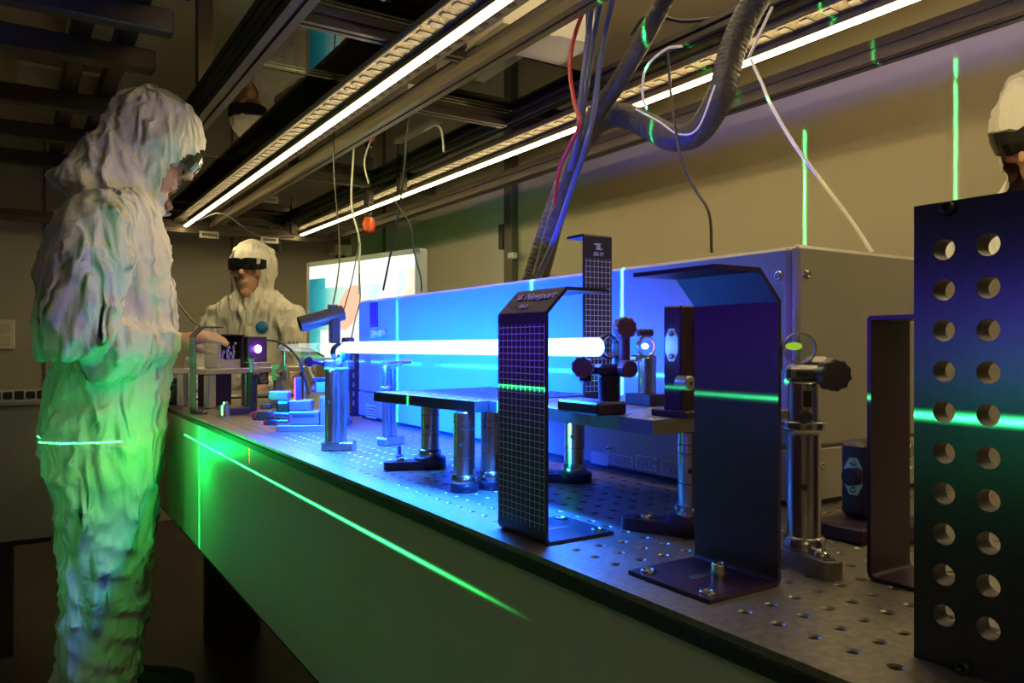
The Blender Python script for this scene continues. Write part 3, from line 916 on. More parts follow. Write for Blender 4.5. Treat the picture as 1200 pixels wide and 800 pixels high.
# --- second lens mount behind it with the violet spot
m2 = W(757, 474, Z=BZ)
n2 = thing('lens_mount', (m2.x, m2.y, BZ), 'small steel lens mount with the pink violet light spot, behind the fluted knobs', 'lens mount')
no = Vector(n2.location); tt2 = m2.x * ST + m2.y * CT
c2 = W(757, 406, T=tt2) - no
part('base_block', MB().box((0.002, 0, 0.006), (0.030, 0.040, 0.012), ch=0.001), M_BLK, n2)
part('pedestal', MB().cyl((0, 0, 0.012), (0, 0, c2.z - 0.012), 0.0085, n=22, ch=0.0006), M_STEEL, n2)
part('pedestal', MB().cyl((0.008, 0.002, 0.012), (0.008, 0.002, c2.z - 0.014), 0.0065, n=20), M_STEEL, n2)
part('yoke', MB().box((0, 0.004, c2.z - 0.0125), (0.030, 0.012, 0.007), ch=0.002), M_STEEL, n2)
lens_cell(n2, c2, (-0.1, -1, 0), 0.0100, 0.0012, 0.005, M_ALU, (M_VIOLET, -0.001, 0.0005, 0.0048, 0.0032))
part('cap_plate', MB().box((0.004, 0.006, c2.z + 0.015), (0.022, 0.008, 0.008), ch=0.002), M_BLK, n2)

# --- large black iris mount (left half in view, right half behind the plain bracket)
m3 = W(806, 488, Z=BZ)
im = thing('iris_mount', (m3.x, m3.y, BZ), 'tall black block mount with grey ring aperture on the raised breadboard corner', 'lens mount')
io = Vector(im.location); tt3 = m3.x * ST + m3.y * CT
def l3(px, py, dt=0.0): return W(px, py, T=tt3 + dt) - io
zT = l3(790, 358).z
Rm = Matrix.Rotation(0.0, 3, 'Z')
xl = l3(768, 420).x; xr = l3(832, 420).x
part('body', MB().box((0.022, 0.007, zT / 2), (0.070, 0.022, zT), ch=0.0015), M_BLK, im)
fy = 0.012 - 0.016
part('front_bezel', MB().prism([(0.028 + 0.0 + 0.024 * math.cos(2 * PI * (k + .5) / 8), fy - 0.0016, l3(820, 404).z + 0.028 * math.sin(2 * PI * (k + .5) / 8)) for k in range(8)], (0, 0.0016, 0)), mat('bezel_grey', (0.34, 0.30, 0.26), 0.35, 0.6), im)
zr = l3(820, 404).z
part('aperture_ring', MB().lathe([(0.0001, -0.004), (0.009, -0.004), (0.011, 0.003), (0.0175, 0.0045), (0.0195, 0.003), (0.0195, 0.0)], (0.028, fy - 0.0016, zr), (0, -1, 0), 36), M_BLK, im)
part('ring_line', MB().ring((0.028, fy - 0.0058, zr), (0, -1, 0), 0.0138, 0.0142, 0.0006), M_PRINT, im)
part('ring_cap', MB().lathe([(0.0001, 0.003), (0.013, 0.003), (0.014, 0.0)], (0.016, 0.012 - 0.016, zT - 0.022), (0, -1, 0), 24), M_BLK, im)
part('side_plate', MB().prism([(-0.0125 - 0.0008, 0.007 + 0.0085 * math.cos(2 * PI * (k + .5) / 8), zr + 0.016 * math.sin(2 * PI * (k + .5) / 8)) for k in range(8)], (0.001, 0, 0)), M_ALU, im)
for dz in (-0.010, 0.010): screw(im, (-0.0135, 0.007, zr + dz), (-1, 0, 0), 0.0025)
kk = l3(808, 449, -0.02)
part('lock_knob', MB().cyl((kk.x, fy + 0.002, kk.z), (kk.x, fy - 0.013, kk.z), 0.0066, n=24, ch=0.0012), M_ALU, im)
part('lock_knob_socket', MB().cyl((kk.x, fy - 0.0128, kk.z), (kk.x, fy - 0.0136, kk.z), 0.002, n=10), M_SEAM, im)
part('foot_plate', MB().box((0.022, 0.008, 0.003), (0.078, 0.044, 0.006), ch=0.001), M_BLK, im)

# --- bracket behind the lens mounts
g0 = W(701, 471, Z=BZ)
tg = g0.x * ST + g0.y * CT
bmH = W(701, 275, T=tg).z - BZ
br3 = bracket((g0.x, g0.y, BZ), PI / 2, 'upright black gridded bracket with emblem standing behind the lens mounts', 0.040, grid_mat(W(701, 303, T=tg).z - BZ, 0.0057, 0.0061, 0.019), H=bmH - 0.002, foot=0.04, slant=0.002, flange=0.03, holes=False)
Mv = Matrix(((0, 0, -1, 0), (-1, 0, 0, 0), (0, 1, 0, 0), (0, 0, 0, 1)))
part('lettering', text_mesh('BB-M', 0.0065, Matrix.Translation((-0.0002, 0, bmH - 0.022)) @ Mv), M_PRINT, br3)
logo(br3, Matrix.Translation((-0.0002, 0, bmH - 0.0135)) @ Mv, 0.0065)

# --- bracket partly behind the perforated plate
h0 = W(1022, 680, Z=TZ); h1 = W(1056, 664, Z=TZ)
br4 = bracket(((h0.x + h1.x) / 2, (h0.y + h1.y) / 2, TZ), -PI / 2, 'black bracket beside the perforated plate, catching a short green line', abs(h1.x - h0.x), M_BLK, H=W(1020, 373, T=h0.x * ST + h0.y * CT).z - TZ, foot=0.05, slant=0.002, flange=0.05, holes=False)

# --- upright perforated plate at the table's near end
pe = W(1071, 769, Z=TZ)
PX, PY0 = pe.x, pe.y
PH = W(1063, 243, X=PX).z - TZ
PWID = 0.30; PT = 0.0127
pp = thing('perforated_plate', (PX + PT / 2, PY0, TZ), 'upright dark perforated metal plate with a green laser line across its holes', 'breadboard')


def perforated():
    c1 = W(1106, 500, X=PX); c2_ = W(1158, 500, X=PX)
    pit = abs(c1.y - c2_.y)
    zt_ = W(1104, 292, X=PX).z - TZ; zb_ = W(1113, 723, X=PX).z - TZ
    pz = (zt_ - zb_) / 9; y0 = c1.y - PY0
    nrows = 10
    b = MB(); n = 20
    ys = [y0 - pit * k for k in range(int((PWID + y0) / pit))]
    rad = 0.0058
    ylo = ys[-1] - pit / 2; yhi = y0 + pit / 2
    zlo = zb_ - pz / 2; zhi = zt_ + pz / 2
    for yc in ys:
        for k in range(nrows):
            zc = zb_ + k * pz
            rings = []
            for x in (-PT / 2, PT / 2):
                sq = []; ci = []
                for i in range(n):
                    a = 2 * PI * i / n + PI / 4; c, s = math.cos(a), math.sin(a); mm = max(abs(c), abs(s))
                    sq.append((x, yc + c / mm * pit / 2, zc + s / mm * pz / 2)); ci.append((x, yc + rad * c, zc + rad * s))
                rings += [sq, ci]
            b.add(rings[0] + rings[1], [(i, (i + 1) % n, n + (i + 1) % n, n + i) for i in range(n)])
            b.add(rings[2] + rings[3], [(i, n + i, n + (i + 1) % n, (i + 1) % n) for i in range(n)])
            b.add(rings[1] + rings[3], [(i, (i + 1) % n, n + (i + 1) % n, n + i) for i in range(n)], True)
    for x in (-PT / 2, PT / 2):
        for (ya, yb, za, zb2) in ((yhi, 0.0, zlo, zhi), (-PWID, ylo, zlo, zhi), (-PWID, 0.0, 0.0, zlo), (-PWID, 0.0, zhi, PH)):
            b.add([(x, ya, za), (x, yb, za), (x, yb, zb2), (x, ya, zb2)], [(0, 1, 2, 3)])
    for (ya, za), (yb, zb2) in (((0, 0), (0, PH)), ((0, PH), (-PWID, PH)), ((-PWID, PH), (-PWID, 0)), ((-PWID, 0), (0, 0))):
        b.add([(-PT / 2, ya, za), (PT / 2, ya, za), (PT / 2, yb, zb2), (-PT / 2, yb, zb2)], [(0, 1, 2, 3)])
    return b


part('plate', perforated(), mat('plate_dark', (0.045, 0.040, 0.060), 0.34, 0.25, 0.1, 150.0), pp)
for px, py in ((1112, 245), (1130, 781)):
    q = W(px, py, X=PX) - Vector(pp.location)
    part('corner_screw', MB().lathe([(0.0001, 0.001), (0.002, 0.001), (0.0022, 0.004), (0.0035, 0.004), (0.0038, 0.0)], (-PT / 2, q.y, q.z), (-1, 0, 0), 16), M_BLK2, pp)

# --- black mirror mount low behind the bracket
q = W(1004, 640, Z=TZ)
q = W(1000, 628, Z=TZ)
bk = thing('mirror_mount', (q.x + 0.02, q.y, TZ), 'low black mirror mount on a flat base near the enclosure end', 'lens mount')
part('base_plate', MB().box((-0.002, 0.0, 0.007), (0.09, 0.05, 0.014), ch=0.002), M_BLK, bk)
part('base_clamp', MB().box((-0.002, -0.032, 0.009), (0.035, 0.03, 0.018), ch=0.003), M_BLK, bk)
part('body', MB().box((0.012, 0.004, 0.049), (0.052, 0.028, 0.068), ch=0.004), M_BLK, bk)
part('face_plate', MB().prism([(-0.0142, 0.004 + 0.010 * math.cos(2 * PI * (k + .5) / 8), 0.052 + 0.018 * math.sin(2 * PI * (k + .5) / 8)) for k in range(8)], (0.001, 0, 0)), M_ALU, bk)
for dz in (-0.012, 0.012): screw(bk, (-0.0142, 0.004, 0.052 + dz), (-1, 0, 0), 0.003)
part('side_boss', MB().cyl((-0.020, 0.004, 0.052), (-0.0135, 0.004, 0.052), 0.008, n=18), M_BLK, bk)
for x_, z_ in ((0.020, 0.030), (0.032, 0.055), (0.032, 0.075)):
    part('adjuster', MB().cyl((x_, -0.010, z_), (x_, -0.024, z_), 0.006, n=18, ch=0.001), M_STEEL, bk)

# --- mirror mount on tall post with telescope tube, where the beam is turned
q = W(390, 528, Z=TZ)
ts = thing('telescope_mount', (q.x, q.y, TZ), 'steel post with mirror mount and slanted grey tube, at the far beam end', 'lens mount')
so_ = Vector(ts.location); t4 = q.x * ST + q.y * CT
def l4(px, py, dt=0.0): return W(px, py, T=t4 + dt) - so_
part('foot', MB().box((0.012, 0.004, 0.007), (0.052, 0.030, 0.014), rz=-TH, ch=0.002), M_STEEL, ts)
zp = l4(390, 432).z
post_parts(ts, 0, 0, 0.014, zp, 0.0125, collar=False)
part('side_post', MB().cyl((0.016, 0.002, 0.014), (0.016, 0.002, zp), 0.0075, n=20), M_STEEL, ts)
cm = l4(402, 412)
part('lower_yoke', MB().box((0.008, 0.0, zp + 0.006), (0.042, 0.020, 0.016), rz=-TH, ch=0.002), M_KNOB, ts)
kq = l4(366, 424); knob(ts, kq + Vector((0.0, 0.012, 0)), (-0.5, -1, 0), 0.0085, 0.012, 12)
part('knob_shaft', MB().cyl(kq, (0.0, 0.0, zp + 0.006), 0.0035, n=10), M_KNOB, ts)
kq = l4(397, 424, -0.015); knob(ts, kq, (-0.4, -1, 0), 0.006, 0.008, 12)
part('ring_mount', MB().ring(cm + Vector((-0.004, 0, -0.001)), bd, 0.0112, 0.0150, 0.012), M_BLK, ts)
part('frame_plate', MB().box(cm + Vector((0.004, -0.002, 0)), (0.012, 0.010, 0.046), ch=0.002), M_BLK, ts)
for dz in (-0.019, 0.019):
    part('frame_bolt', MB().cyl(cm + Vector((0.012, -0.008, dz)), cm + Vector((0.012, 0.010, dz)), 0.0048, n=14, ch=0.001), M_STEELD, ts)
part('stem', MB().box(l4(392, 386), (0.016, 0.014, 0.044), ch=0.002), M_STEELD, ts)
ta, tb_ = l4(351, 380, -0.02), l4(402, 366, 0.01)
tdir = (tb_ - ta).normalized()
part('tube', MB().cyl(ta, tb_, 0.0125, 0.0125, n=26, caps=False), mat('tube_grey', (0.20, 0.19, 0.20), 0.35, 0.7), ts)
part('tube_bore', MB().lathe([(0.0125, 0.0), (0.0108, 0.0), (0.0105, 0.03), (0.0001, 0.03)], ta, tdir, 26), M_BLK2, ts)
part('tube_end', MB().lathe([(0.0125, 0.0), (0.006, 0.002), (0.0001, 0.002)], tb_, tdir, 26), M_STEELD, ts)
part('sensor_head', MB().box(l4(390, 361), (0.014, 0.012, 0.012), ch=0.001), M_STEELD, ts)

# --- twin post with short foot, behind
q = W(455, 521, Z=TZ)
tw = thing('rod_holder', (q.x, q.y, TZ), 'pair of thin steel posts on an angled foot with small cross clamp', 'lens mount')
part('foot', MB().box((0.004, -0.002, 0.007), (0.046, 0.024, 0.014), rz=0.35, ch=0.002), M_STEEL, tw)
zq = W(455, 428, T=q.x * ST + q.y * CT).z - TZ
part('post', MB().cyl((-0.004, 0, 0.014), (-0.004, 0, zq), 0.0068, n=20, ch=0.0006), M_STEEL, tw)
part('post', MB().cyl((0.0105, 0.004, 0.014), (0.0105, 0.004, zq - 0.006), 0.0060, n=20, ch=0.0006), M_STEEL, tw)
part('cross_clamp', MB().box((0.008, 0, zq + 0.002), (0.03, 0.010, 0.008), rz=-0.35, ch=0.001), M_STEELD, tw)
part('clamp_rod', MB().cyl((0.0, 0, zq + 0.004), (0.038, -0.012, zq + 0.006), 0.003, n=10), M_STEELD, tw)
part('collar', MB().lathe([(0.0068, -0.003), (0.0095, -0.003), (0.0095, 0.003), (0.0068, 0.003)], (-0.004, 0, zq * 0.72), (0, 0, 1), 20), M_STEEL, tw)

# --- rear tall post seen beside the telescope post
q = W(402, 497, Z=TZ)
rp = thing('steel_post', (q.x, q.y, TZ), 'plain steel post standing behind the telescope mount', 'post')
post_parts(rp, 0, 0, 0.012, 0.15, 0.0125)
part('base', MB().cyl((0, 0, 0), (0, 0, 0.012), 0.02, n=24, ch=0.001), M_STEELD, rp)
# dark strip post left of the enclosure end
q = W(416, 486, Z=TZ)
sp_ = thing('slotted_post', (q.x, q.y, TZ), 'dark slotted post at the far end of the enclosure', 'post')
part('base', MB().box((0, 0, 0.004), (0.05, 0.05, 0.008), ch=0.001), M_BLK, sp_)
part('post', MB().box((0, 0, 0.085), (0.022, 0.022, 0.154), ch=0.002), M_BLK, sp_)
for k in range(6): part('slot', MB().box((-0.008, -0.0112, 0.03 + k * 0.022), (0.004, 0.0006, 0.012)), M_ALU, sp_)
# loose cap screw
q = W(468, 537, Z=TZ)
ls = thing('cap_screw', q, 'small black cap screw standing upright in a table hole', 'screw')
part('head', MB().cyl((0, 0, 0.0), (0, 0, 0.006), 0.0055, n=16, ch=0.0008), M_BLK, ls)
part('shank', MB().cyl((0, 0, 0.006), (0, 0, 0.019), 0.003, n=12), M_BLK, ls)

# ================================================================== MICROMETER STAGE
q = W(345, 504, Z=TZ)
st = thing('translation_stage', (q.x, q.y, TZ), 'small metal translation stage stack with red tipped micrometers', 'stage', -TH + 0.1)
part('base_plate', MB().box((0.03, 0.0, 0.006), (0.12, 0.05, 0.012), ch=0.001), M_ALU, st)
part('lower_carriage', MB().box((0.022, 0.0, 0.026), (0.058, 0.046, 0.026), ch=0.002), M_ALU, st)
part('slot_row', MB().box((0.022, -0.0232, 0.030), (0.044, 0.001, 0.006)), M_SEAM, st)
part('bearing_block', MB().box((0.068, 0.006, 0.040), (0.032, 0.05, 0.056), ch=0.002), M_ALU, st)
part('upper_carriage', MB().box((0.012, 0.012, 0.050), (0.044, 0.040, 0.020), ch=0.002), M_ALU, st)
part('angle_plate', MB().box((-0.032, 0.02, 0.068), (0.040, 0.034, 0.018), ch=0.002), M_ALU, st)
part('angle_block', MB().box((-0.022, 0.012, 0.046), (0.026, 0.03, 0.024), ch=0.004), M_STEELD, st)
part('clip', MB().box((0.008, 0.0, 0.082), (0.012, 0.010, 0.048), ch=0.002), M_KNOB, st)
part('glowing_edge', MB().box((0.0015, -0.0052, 0.082), (0.002, 0.0015, 0.046)), mat('red_glow', (0.5, 0.02, 0.02), 0.4, emit=((1.0, 0.06, 0.05), 4.0)), st)  # red laser line on the clip, painted as an emissive strip
part('optic_holder', MB().box((0.060, 0.014, 0.086), (0.040, 0.030, 0.026), ch=0.003), M_ALU, st)
part('optic_cap', MB().cyl((0.034, 0.006, 0.082), (0.040, 0.006, 0.082), 0.007, n=16), M_RED, st)
part('cover_plate', MB().box((0.058, 0.012, 0.102), (0.048, 0.034, 0.004)), M_BLK, st)
def micrometer(y, z, x0, s):
    m_ = part('micrometer', MB().cyl((x0, y, z), (x0 - 0.026 * s, y, z), 0.0062 * s, n=18, ch=0.0008), M_STEEL, st)
    part('thimble', MB().cyl((x0 - 0.026 * s, y, z), (x0 - 0.050 * s, y, z), 0.0078 * s, n=24, ch=0.001), M_STEELD, m_)
    part('tip', MB().cyl((x0 - 0.050 * s, y, z), (x0 - 0.057 * s, y, z), 0.0074 * s, n=18, ch=0.001), M_RED, m_, 'red end cap')
micrometer(-0.006, 0.030, -0.008, 1.25)
micrometer(-0.016, 0.018, -0.010, 0.8)
micrometer(0.02, 0.046, -0.030, 0.7)
# round hole bracket and small fan behind the stage
q = W(328, 474, Z=TZ)
hb = thing('lens_bracket', (q.x, q.y, TZ), 'pale metal bracket with a round hole behind the translation stage', 'lens mount')
hb.rotation_euler.z = -TH
part('stem', MB().box((0, 0, 0.035), (0.02, 0.012, 0.07), ch=0.001), M_ALU, hb)
rg = MB()
n_ = 24
for y_ in (-0.006, 0.006):
    sq = []; ci = []
    for i in range(n_):
        a = 2 * PI * i / n_ + PI / 4; c, s = math.cos(a), math.sin(a); mm = max(abs(c), abs(s))
        sq.append((c / mm * 0.021, y_, 0.092 + s / mm * 0.022)); ci.append((c * 0.0115, y_, 0.092 + s * 0.0115))
    rg.add(sq + ci, [(i, (i + 1) % n_, n_ + (i + 1) % n_, n_ + i) for i in range(n_)])
    if y_ < 0: s0, c0_ = sq, ci
rg.add(s0 + sq, [(i, (i + 1) % n_, n_ + (i + 1) % n_, n_ + i) for i in range(n_)]); rg.add(c0_ + ci, [(i, (i + 1) % n_, n_ + (i + 1) % n_, n_ + i) for i in range(n_)])
part('ring_plate', rg, M_ALU, hb)

# ================================================================== FAR PLATFORM WITH LASER HEADS
pa = W(243, 432.6, Z=BZ); pb = W(366, 429, Z=BZ)
fa = math.atan2(pb.y - pa.y, pb.x - pa.x)
fl = (pb - pa).length
pf = thing('instrument_platform', ((pa.x + pb.x) / 2, (pa.y + pb.y) / 2, TZ), 'pale metal platform on square posts beside the leaning person', 'platform', fa)
PD = 0.16
part('plate', MB().box((0, PD / 2, BZ - TZ - 0.007), (fl + 0.01, PD, 0.014), ch=0.001), M_ALU, pf)
for fx in (-fl / 2 + 0.018, -fl / 2 + 0.135, fl / 2 - 0.09, fl / 2 - 0.015):
    part('leg', MB().box((fx, 0.016, (BZ - TZ - 0.014) / 2), (0.024, 0.024, BZ - TZ - 0.0142), ch=0.003), M_ALU, pf)
for fx in (-fl / 2 + 0.018, fl / 2 - 0.015):
    part('leg', MB().box((fx, PD - 0.02, (BZ - TZ - 0.014) / 2), (0.024, 0.024, BZ - TZ - 0.0142), ch=0.003), M_ALU, pf)
for fx_, r_ in ((0.02, 0.014),):
    fn = part('fan', MB().box((fx_, 0.03, BZ - TZ - 0.032), (0.034, 0.014, 0.034), ch=0.002), M_BLK, pf)
    part('fan_hub', MB().lathe([(0.0001, 0.002), (0.006, 0.002), (0.0062, 0.0), (0.012, 0.0), (0.013, 0.0015), (0.014, 0.0)], (fx_, 0.0228, BZ - TZ - 0.032), (0, -1, 0), 20), M_STEELD, fn)
pR = Matrix.Rotation(fa, 3, 'Z')
def onpf(x, y, z=0.0): return Vector(pf.location) + pR @ Vector((x, y, BZ - TZ + z))
def pfx(px):
    """local x on the platform front for a pixel column"""
    best = min(((abs(W(px, 430, Z=BZ).x), 0),))
    lo_, hi_ = -0.6, 0.6
    for _ in range(40):
        mid = (lo_ + hi_) / 2; w = onpf(mid, 0.05)
        rr = (-ST * w.y + CT * w.x) / (ST * w.x + CT * w.y) * F + 600
        if rr < px: lo_ = mid
        else: hi_ = mid
    return mid
la = thing('optics_housing', onpf(pfx(267), 0.07), 'open dark violet optics housing with grey end plate on the far platform', 'laser', fa)
part('back_panel', MB().box((0.005, 0.03, 0.046), (0.075, 0.004, 0.092)), M_BLK, la)
part('top_panel', MB().box((0.004, 0.0, 0.0925), (0.085, 0.066, 0.003)), M_BLK, la)
part('end_plate', MB().box((-0.034, 0.0, 0.046), (0.012, 0.06, 0.090), ch=0.001), M_ALU, la)
part('end_plate', MB().box((0.042, 0.0, 0.046), (0.004, 0.06, 0.090)), M_BLK, la)
part('bench', MB().box((0.005, 0.0, 0.012), (0.066, 0.05, 0.024), ch=0.001), M_ALU, la)
for k, (x_, z_) in enumerate(((-0.012, 0.034), (0.004, 0.045), (0.020, 0.032), (0.024, 0.056), (0.010, 0.030))):
    part('optic', MB().cyl((x_, -0.012, 0.024), (x_, -0.012, z_ + 0.008), 0.004, n=12, ch=0.0006), M_STEEL, la)
    part('optic', MB().cyl((x_ + 0.003, -0.015, z_ + 0.012), (x_ - 0.003, -0.015, z_ + 0.012), 0.006, n=16), M_STEEL, la)
lb = thing('laser_aperture_box', onpf(pfx(297), 0.03), 'dark violet box with a bright violet laser spot on the far platform', 'laser', fa)
part('box', MB().box((0, 0.02, 0.052), (0.066, 0.04, 0.072), ch=0.002), M_BLK, lb)
part('foot_plate', MB().box((0.004, 0.016, 0.007), (0.074, 0.046, 0.014), ch=0.001), M_ALU, lb)
part('light_spot', MB().ball((0.0, -0.001, 0.053), (0.0115, 0.004, 0.0115)), M_VIOLET, lb, 'glaring violet laser aperture')
vl = bpy.data.lights.new('violet_aperture_glow', 'POINT'); vl.energy = 0.12; vl.color = (0.28, 0.08, 1.0); vl.shadow_soft_size = 0.008
vlo = bpy.data.objects.new('violet_aperture_glow', vl); COL.objects.link(vlo); vlo.location = onpf(pfx(297), 0.03) + pR @ Vector((0, -0.016, 0.053))
# black post holder under it and stubby steel standoff on the table
q = W(295, 482, Z=TZ)
ph = thing('post_holder', (q.x, q.y, TZ), 'black cylindrical post holder with a steel rod in front of the far platform', 'post')
part('barrel', MB().cyl((0, 0, 0), (0, 0, 0.100), 0.0135, n=24, ch=0.001), M_BLK, ph)
part('rod', MB().cyl((0, 0, 0.100), (0, 0, 0.135), 0.006, n=16), M_STEEL, ph)
part('thumb_screw', MB().cyl((0.0, -0.0135, 0.092), (0.012, -0.028, 0.092), 0.006, n=16, ch=0.001), M_BLK, ph)
q = W(264, 487, Z=TZ)
sf = thing('standoff', (q.x, q.y, TZ), 'stubby knurled steel standoff at the foot of the far platform', 'post')
part('knurled_body', MB().cyl((0, 0, 0), (0, 0, 0.026), 0.013, n=18, ch=0.001), M_STEEL, sf)
part('stud', MB().cyl((0, 0, 0.026), (0, 0, 0.034), 0.007, n=14, ch=0.001), M_STEEL, sf)
part('side_bar', MB().box((0.032, 0, 0.010), (0.05, 0.016, 0.016), ch=0.002), M_BLK, sf)
# edge-on gridded bracket at the platform's corner
q = W(225, 484, Z=TZ)
br5 = bracket((q.x, q.y, TZ), 0, 'gridded bracket seen edge on at the corner of the far platform', 0.072, M_GRID, H=W(227, 393, T=q.x * ST + q.y * CT).z - TZ, foot=0.03)
# black box hanging below the platform, black odds on the table behind it
hbx = tag(part('control_box', MB().box(onpf(-fl / 2 + 0.09, 0.10, -0.0600), (0.075, 0.05, 0.09), rz=fa, ch=0.002), M_BLK), 'black control box under the far platform', 'box')
# lens ring and clamp parts on the platform's right half
rm = thing('round_mirror', onpf(pfx(334), 0.05), 'round dark mirror on a clamp at the right half of the far platform', 'mirror', fa)
part('stem', MB().cyl((0, 0, 0), (0, 0, 0.05), 0.006, n=14), M_STEEL, rm)
part('disc', MB().lathe([(0.0001, 0.003), (0.013, 0.003), (0.0145, 0.0), (0.0145, -0.006), (0.0001, -0.006)], (-0.014, -0.008, 0.060), (-0.2, -1, 0.1), 26), M_BLK, rm)
part('arm', MB().box((0.018, 0, 0.066), (0.06, 0.012, 0.007), ch=0.001), M_STEELD, rm)
part('arm', MB().cyl((0.0, 0, 0.054), (0.045, 0.0, 0.058), 0.004, n=12), M_STEEL, rm)
for x_ in (0.016, 0.032, 0.046): part('clamp_screw', MB().cyl((x_, 0, 0.069), (x_, 0, 0.075), 0.0035, n=12), M_STEELD, rm)
wg = thing('wedge_box', onpf(pfx(366), 0.03), 'bluish slanted box at the end of the far platform', 'box', fa)
part('body', MB().prism([(-0.035, 0.0, 0.0), (0.03, 0.0, 0.0), (0.03, 0.0, 0.026), (-0.028, 0.0, 0.05)], (0, 0.04, 0)), mat('pale_blue_box', (0.35, 0.48, 0.55), 0.5), wg)
part('lid', MB().box((0.001, 0.02, 0.041), (0.066, 0.044, 0.003), R=Matrix.Rotation(0.39, 3, 'Y')), M_STEELD, wg)

# ================================================================== OVERHEAD FRAME, LED STRIPS, GLASS SHELF
OZ = CZ + 0.60                           # height of the LED strips
SX1, SX2 = W(400, 137, Z=OZ).x, W(700, 142.5, Z=OZ).x
OY0, OY1 = -0.5, 4.22


def tslot(p0, p1, w, h, m, parent, name='rail'):
    """slotted aluminium profile, w across, h high, from p0 to p1 (horizontal)"""
    p0, p1 = Vector(p0), Vector(p1); d = p1 - p0; x = d.normalized(); y = Vector((-x.y, x.x, 0)); z = Vector((0, 0, 1))
    g = 0.008; dp = 0.008; a, b = w / 2, h / 2
    prof = [(-a, -b), (-g / 2, -b), (-g / 2, -b + dp), (g / 2, -b + dp), (g / 2, -b), (a, -b),
            (a, -g / 2), (a - dp, -g / 2), (a - dp, g / 2), (a, g / 2), (a, b), (g / 2, b), (g / 2, b - dp), (-g / 2, b - dp), (-g / 2, b), (-a, b),
            (-a, g / 2), (-a + dp, g / 2), (-a + dp, -g / 2), (-a, -g / 2)]
    return part(name, MB().prism([p0 + y * u + z * v for u, v in prof], d), m, parent)


of = thing('overhead_frame', (1.0, 1.8, OZ), 'dark slotted metal frame with glass panes hung above the optical table', 'frame')
oo = -Vector(of.location)
FX = [W(300, 76, Z=OZ + 0.07).x, 0.0, 0.0, 0.0]
XA = W(288, 76, Z=OZ + 0.05).x           # front rail
XB = W(540, 84, Z=OZ + 0.03).x           # slotted rail beside the first strip
XC = W(517, 178, Z=OZ + 0.06).x          # inner rail
XD = W(1050, 66, Z=OZ - 0.01).x          # rear rail
GLZ = OZ + 0.075
def rl(X, z, w, h, m=M_FRAME, y0=OY0, y1=OY1): tslot(Vector((X, y0, z)) + oo, Vector((X, y1, z)) + oo, w, h, m, of)
rl(XA, OZ + 0.055, 0.045, 0.045); rl(XA - 0.002, OZ + 0.104, 0.045, 0.045)
rl(XB, OZ + 0.030, 0.040, 0.040, M_RAIL)
rl(XC, OZ + 0.062, 0.030, 0.030)
rl(XD, OZ + 0.010, 0.045, 0.045)
YK = [0.35, W(400, 25, Z=OZ + 0.06).y, W(540, 130, Z=OZ + 0.06).y, W(385, 207, Z=OZ + 0.06).y, OY1 - 0.03]
for a, b, ks in ((XA, XB, (1, 4)), (XB, XC, (0, 2, 3, 4)), (XC, XD, (0, 2, 3))):
    for k in ks:
        tslot(Vector((a + 0.02, YK[k], OZ + 0.055)) + oo, Vector((b - 0.02, YK[k], OZ + 0.055)) + oo, 0.034, 0.036, M_FRAME, of, 'cross_bar')
tslot(Vector((-0.1, OY1, OZ + 0.0)) + oo, Vector((XD + 0.1, OY1, OZ + 0.0)) + oo, 0.05, 0.05, M_FRAME, of, 'cross_bar')
YC = [OY0] + YK[:4] + [OY1]
for a, b in ((XA, XB), (XB, XC), (XC, XD)):
    for ya, yb in zip(YC[:-1], YC[1:]):
        if a == XB and abs(ya - YK[0]) < 1e-6: yb = 0.78      # open beyond: hoses and cables come up here
        part('glass_pane', MB().box(Vector(((a + b) / 2, (ya + yb) / 2, GLZ + 0.003)) + oo, (b - a - 0.03, yb - ya - 0.006, 0.004)), M_GLASS, of, 'clear reflective glass pane')
# hangers from the roof and short uprights
for X in (XA, XC, XD):
    for Y in (0.5, 2.3, 4.0):
        part('hanger', MB().box(Vector((X, Y, (GLZ + ROOF) / 2 + 0.03)) + oo, (0.04, 0.04, ROOF - GLZ - 0.07)), M_FRAME, of)
for px, ya, yb in ((344, 207, 268), (432, 160, 213), (471, 123, 213)):
    a = W(px, ya, X=XC); b = W(px, yb, T=a.x * ST + a.y * CT)
    part('upright', MB().box(Vector((a.x, a.y, (a.z + OZ + 0.02) / 2)) + oo, (0.03, 0.03, abs(a.z - OZ) + 0.06)), M_FRAME, of)


def led_strip(X, far_px, far_py, label):
    e = W(far_px, far_py, Z=OZ)
    root = thing('led_strip_light', (X, 1.8, OZ), label, 'light', 0, 'LED strips under the overhead frame')
    y0, y1 = OY0 + 0.05 - 1.8, min(e.y, OY1 - 0.06) - 1.8
    L = y1 - y0; c = (y0 + y1) / 2
    part('channel', MB().box((0, c, 0.010), (0.022, L, 0.010), ch=0.001), M_RAIL, root)
    part('diffuser', MB().box((0, c, 0.0015), (0.016, L, 0.006), ch=0.0015), M_LED, root, 'glowing warm white diffuser')
    tr = part('perforated_tray', MB().box((0.0, c, 0.024), (0.120, L, 0.005), ch=0.001), M_TRAY, root)
    part('spine', MB().box((0, c, 0.0182), (0.008, L, 0.0064)), M_RAIL, root)
    # punched slots along both sides of the tray, cut plates standing proud
    b = MB()
    n = int(L / 0.05)
    for i in range(n):
        yy = y0 + (i + .5) * L / n
        for sx in (-1, 1): b.box((sx * 0.034, yy, 0.0208), (0.030, 0.018, 0.002))
    s = part('slot_row', b, M_FRAME, root); s['kind'] = 'stuff'
    for sx in (-1, 1): part('tray_lip', MB().box((sx * 0.060, c, 0.029), (0.003, L, 0.012)), M_RAIL, root)
    return root


